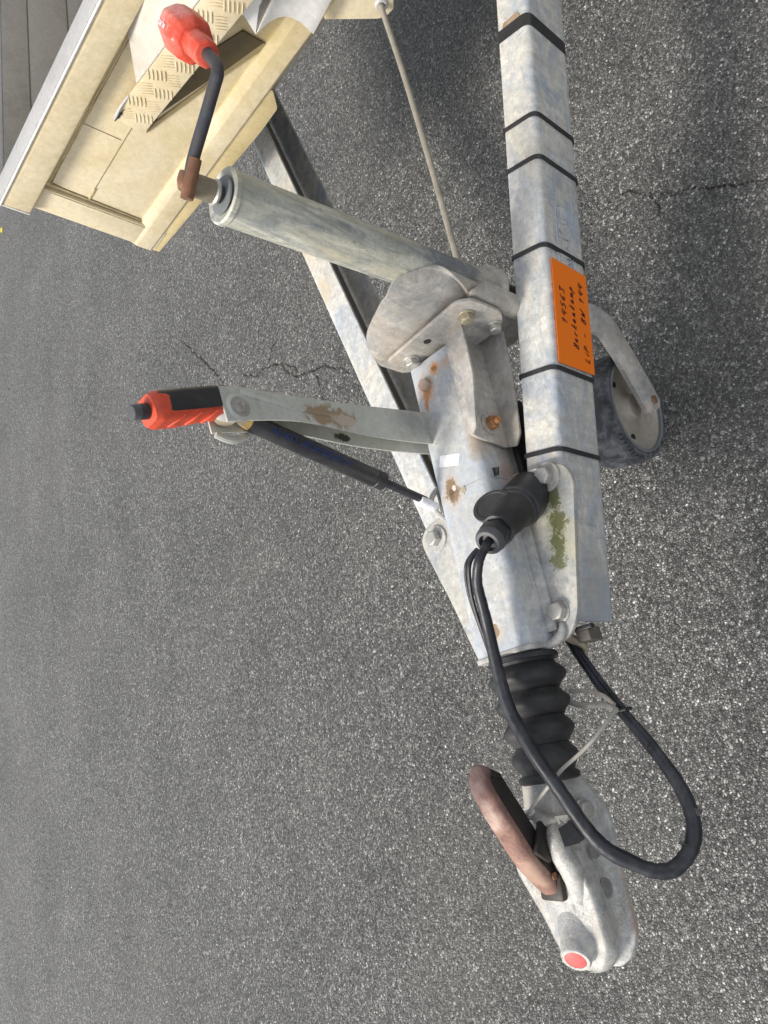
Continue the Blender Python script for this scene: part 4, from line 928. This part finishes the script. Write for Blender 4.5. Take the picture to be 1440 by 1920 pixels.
main = [pa + pdv * .128, pa + pdv * .146, pa + pdv * .158 + V((-.003, -.001, .001)), (-.346, -.069, .590), (-.368, -.052, .582), (-.395, -.042, .570), (-.424, -.034, .560), (-.474, -.026, .551), (-.519, -.025, .546), (-.573, -.040, .540), (-.624, -.059, .531), (-.667, -.076, .524),
        (-.690, -.088, .514), (-.706, -.104, .500), (-.719, -.120, .485), (-.721, -.135, .468), (-.705, -.151, .450), (-.680, -.156, .436), (-.646, -.149, .427), (-.601, -.128, .421), (-.558, -.105, .420), (-.513, -.081, .420), (-.474, -.065, .420), (-.446, -.055, .420), (-.40, -.045, .425), (-.34, -.03, .43)]
MB().tube(main, [.0056, .0056, .0058, .0062, .0066, .0070, .0078, .0084, .0086, .0084, .0084, .0086, .0088, .0082, .0088, .0090, .0088, .0085, .0082, .0078, .0072, .0072, .0076, .0080, .0075], 14, 7, True, .045).build('cable_sheath', CABLE, PCt)
MB().tube([c0 + V((.002, .007, 0)), (-.345, -.053, .590), (-.372, -.039, .582), (-.40, -.030, .571), (-.43, -.025, .560), (-.46, -.023, .552)], .0030, 8, 6).build('thin_wire', CABLE, PCt)
MB().tube([c0 + V((.004, .011, -.002)), (-.342, -.046, .588), (-.370, -.031, .578), (-.40, -.024, .566), (-.44, -.021, .553)], .0018, 8, 6).build('thin_wire', CABLE, PCt)
MB().tube([(-.46, -.066, .424), (-.50, -.083, .424), (-.55, -.108, .424), (-.60, -.134, .424), (-.62, -.142, .425)], .0034, 8, 6).build('thin_wire', CABLE, PCt)
# loose flaps of tape on the sheath
def flap(P, A, B, poly, name='tape_flap'):
    A = V(A).normalized(); N = A.cross(V(B)).normalized(); B = N.cross(A)
    vs = [V(P) + A * x + B * y + N * z for x, y, z in poly]
    b = MB(); b.loft([vs, [v + N * .0008 for v in vs]]); b.build(name, TAPE, PCt, smooth=False)
flap((-.663, -.066, .531), (-.7, -.45, -.1), (.3, .6, .4), [(-.010, -.010, 0), (.014, -.008, 0), (.012, .008, .002), (.006, .024, -.004), (-.014, .014, .004)])
flap((-.655, -.058, .528), (.2, .9, -.2), (.8, -.2, .2), [(-.008, -.010, 0), (.016, -.004, -.004), (.018, .006, -.006), (-.006, .010, .001)])
flap((-.700, -.150, .456), (0.3, .2, .2), (.6, .7, .1), [(-.006, -.004, 0), (.008, -.003, 0), (.004, .013, .002)])
flap((-.672, -.160, .437), (1, 0, 0), (0, -1, .2), [(-.006, -.004, 0), (.007, -.004, 0), (.004, .011, .001), (-.001, .010, 0)])
for (P, A) in (((-.703, -.100, .511), (.2, .7, .3)), ((-.716, -.119, .494), (.2, .7, .3)), ((-.690, -.090, .521), (.3, .7, .3)), ((-.592, -.124, .429), (.6, -.7, .1))):
    flap(P, A, (1, .1, .5), [(-.006, -.0012, 0), (.005, -.0007, 0), (.006, .0012, .0012), (-.005, .0014, .0008)], 'tape_wrinkle')
for s_ in range(5):
    p = V((-.583 - s_ * .008, -.0445 - s_ * .003, .5462 - s_ * .0014))
    flap(p, (.5, .9, .15), (1, -.3, .2), [(-.004, -.001, 0), (.004, -.001, 0), (.004, .001, .0008), (-.004, .001, .0008)], 'tape_wrinkle')
MB().box((-.545, -.104, .4255), .005, .018, .018).build('cable_clip', BLACKP, PCt, bev=.002)

# breakaway wire
BW = thing('breakaway_wire', 'thin grey breakaway wire running from the coupling to the black cable loop', 'wire', (-.58, -.06, .44))
MB().tube([(-.646, .004, .516), (-.640, .001, .526), (-.612, -.040, .523), (-.599, -.057, .518), (-.585, -.080, .506), (-.572, -.097, .494), (-.556, -.108, .474), (-.545, -.110, .455), (-.538, -.104, .446)], .0024, 10, 6).build('sheathed_wire', WIRE, BW)
MB().tube([(-.545, -.110, .452), (-.535, -.090, .444), (-.528, -.055, .440), (-.520, -.040, .440)], .0040, 8, 6).build('wire_loop', GALVD, BW)
MB().tube([(-.538, -.106, .446), (-.523, -.090, .440), (-.512, -.065, .439), (-.508, -.045, .440)], .0030, 8, 6).build('wire_loop', WIRE, BW)
MB().lathe((-.640, .004, .512), (0, .3, 1), [(0, .005), (.010, .0045)], 14).build('wire_clamp', PAPERW, BW)

# a fallen leaf at the edge
lf = MB(); lf.prism([(x * .034, y * .018) for x, y in ((-1, 0), (-.6, .6), (0, 1), (.6, .6), (1, 0), (.6, -.6), (0, -1), (-.6, -.6))], (3.29, 3.56, .002), (.8, .6, 0), (-.6, .8, 0), UP, .0015)
tag(lf.build('fallen_leaf', LEAF, None), 'small yellow leaf lying on the asphalt beyond the box corner', 'leaf')
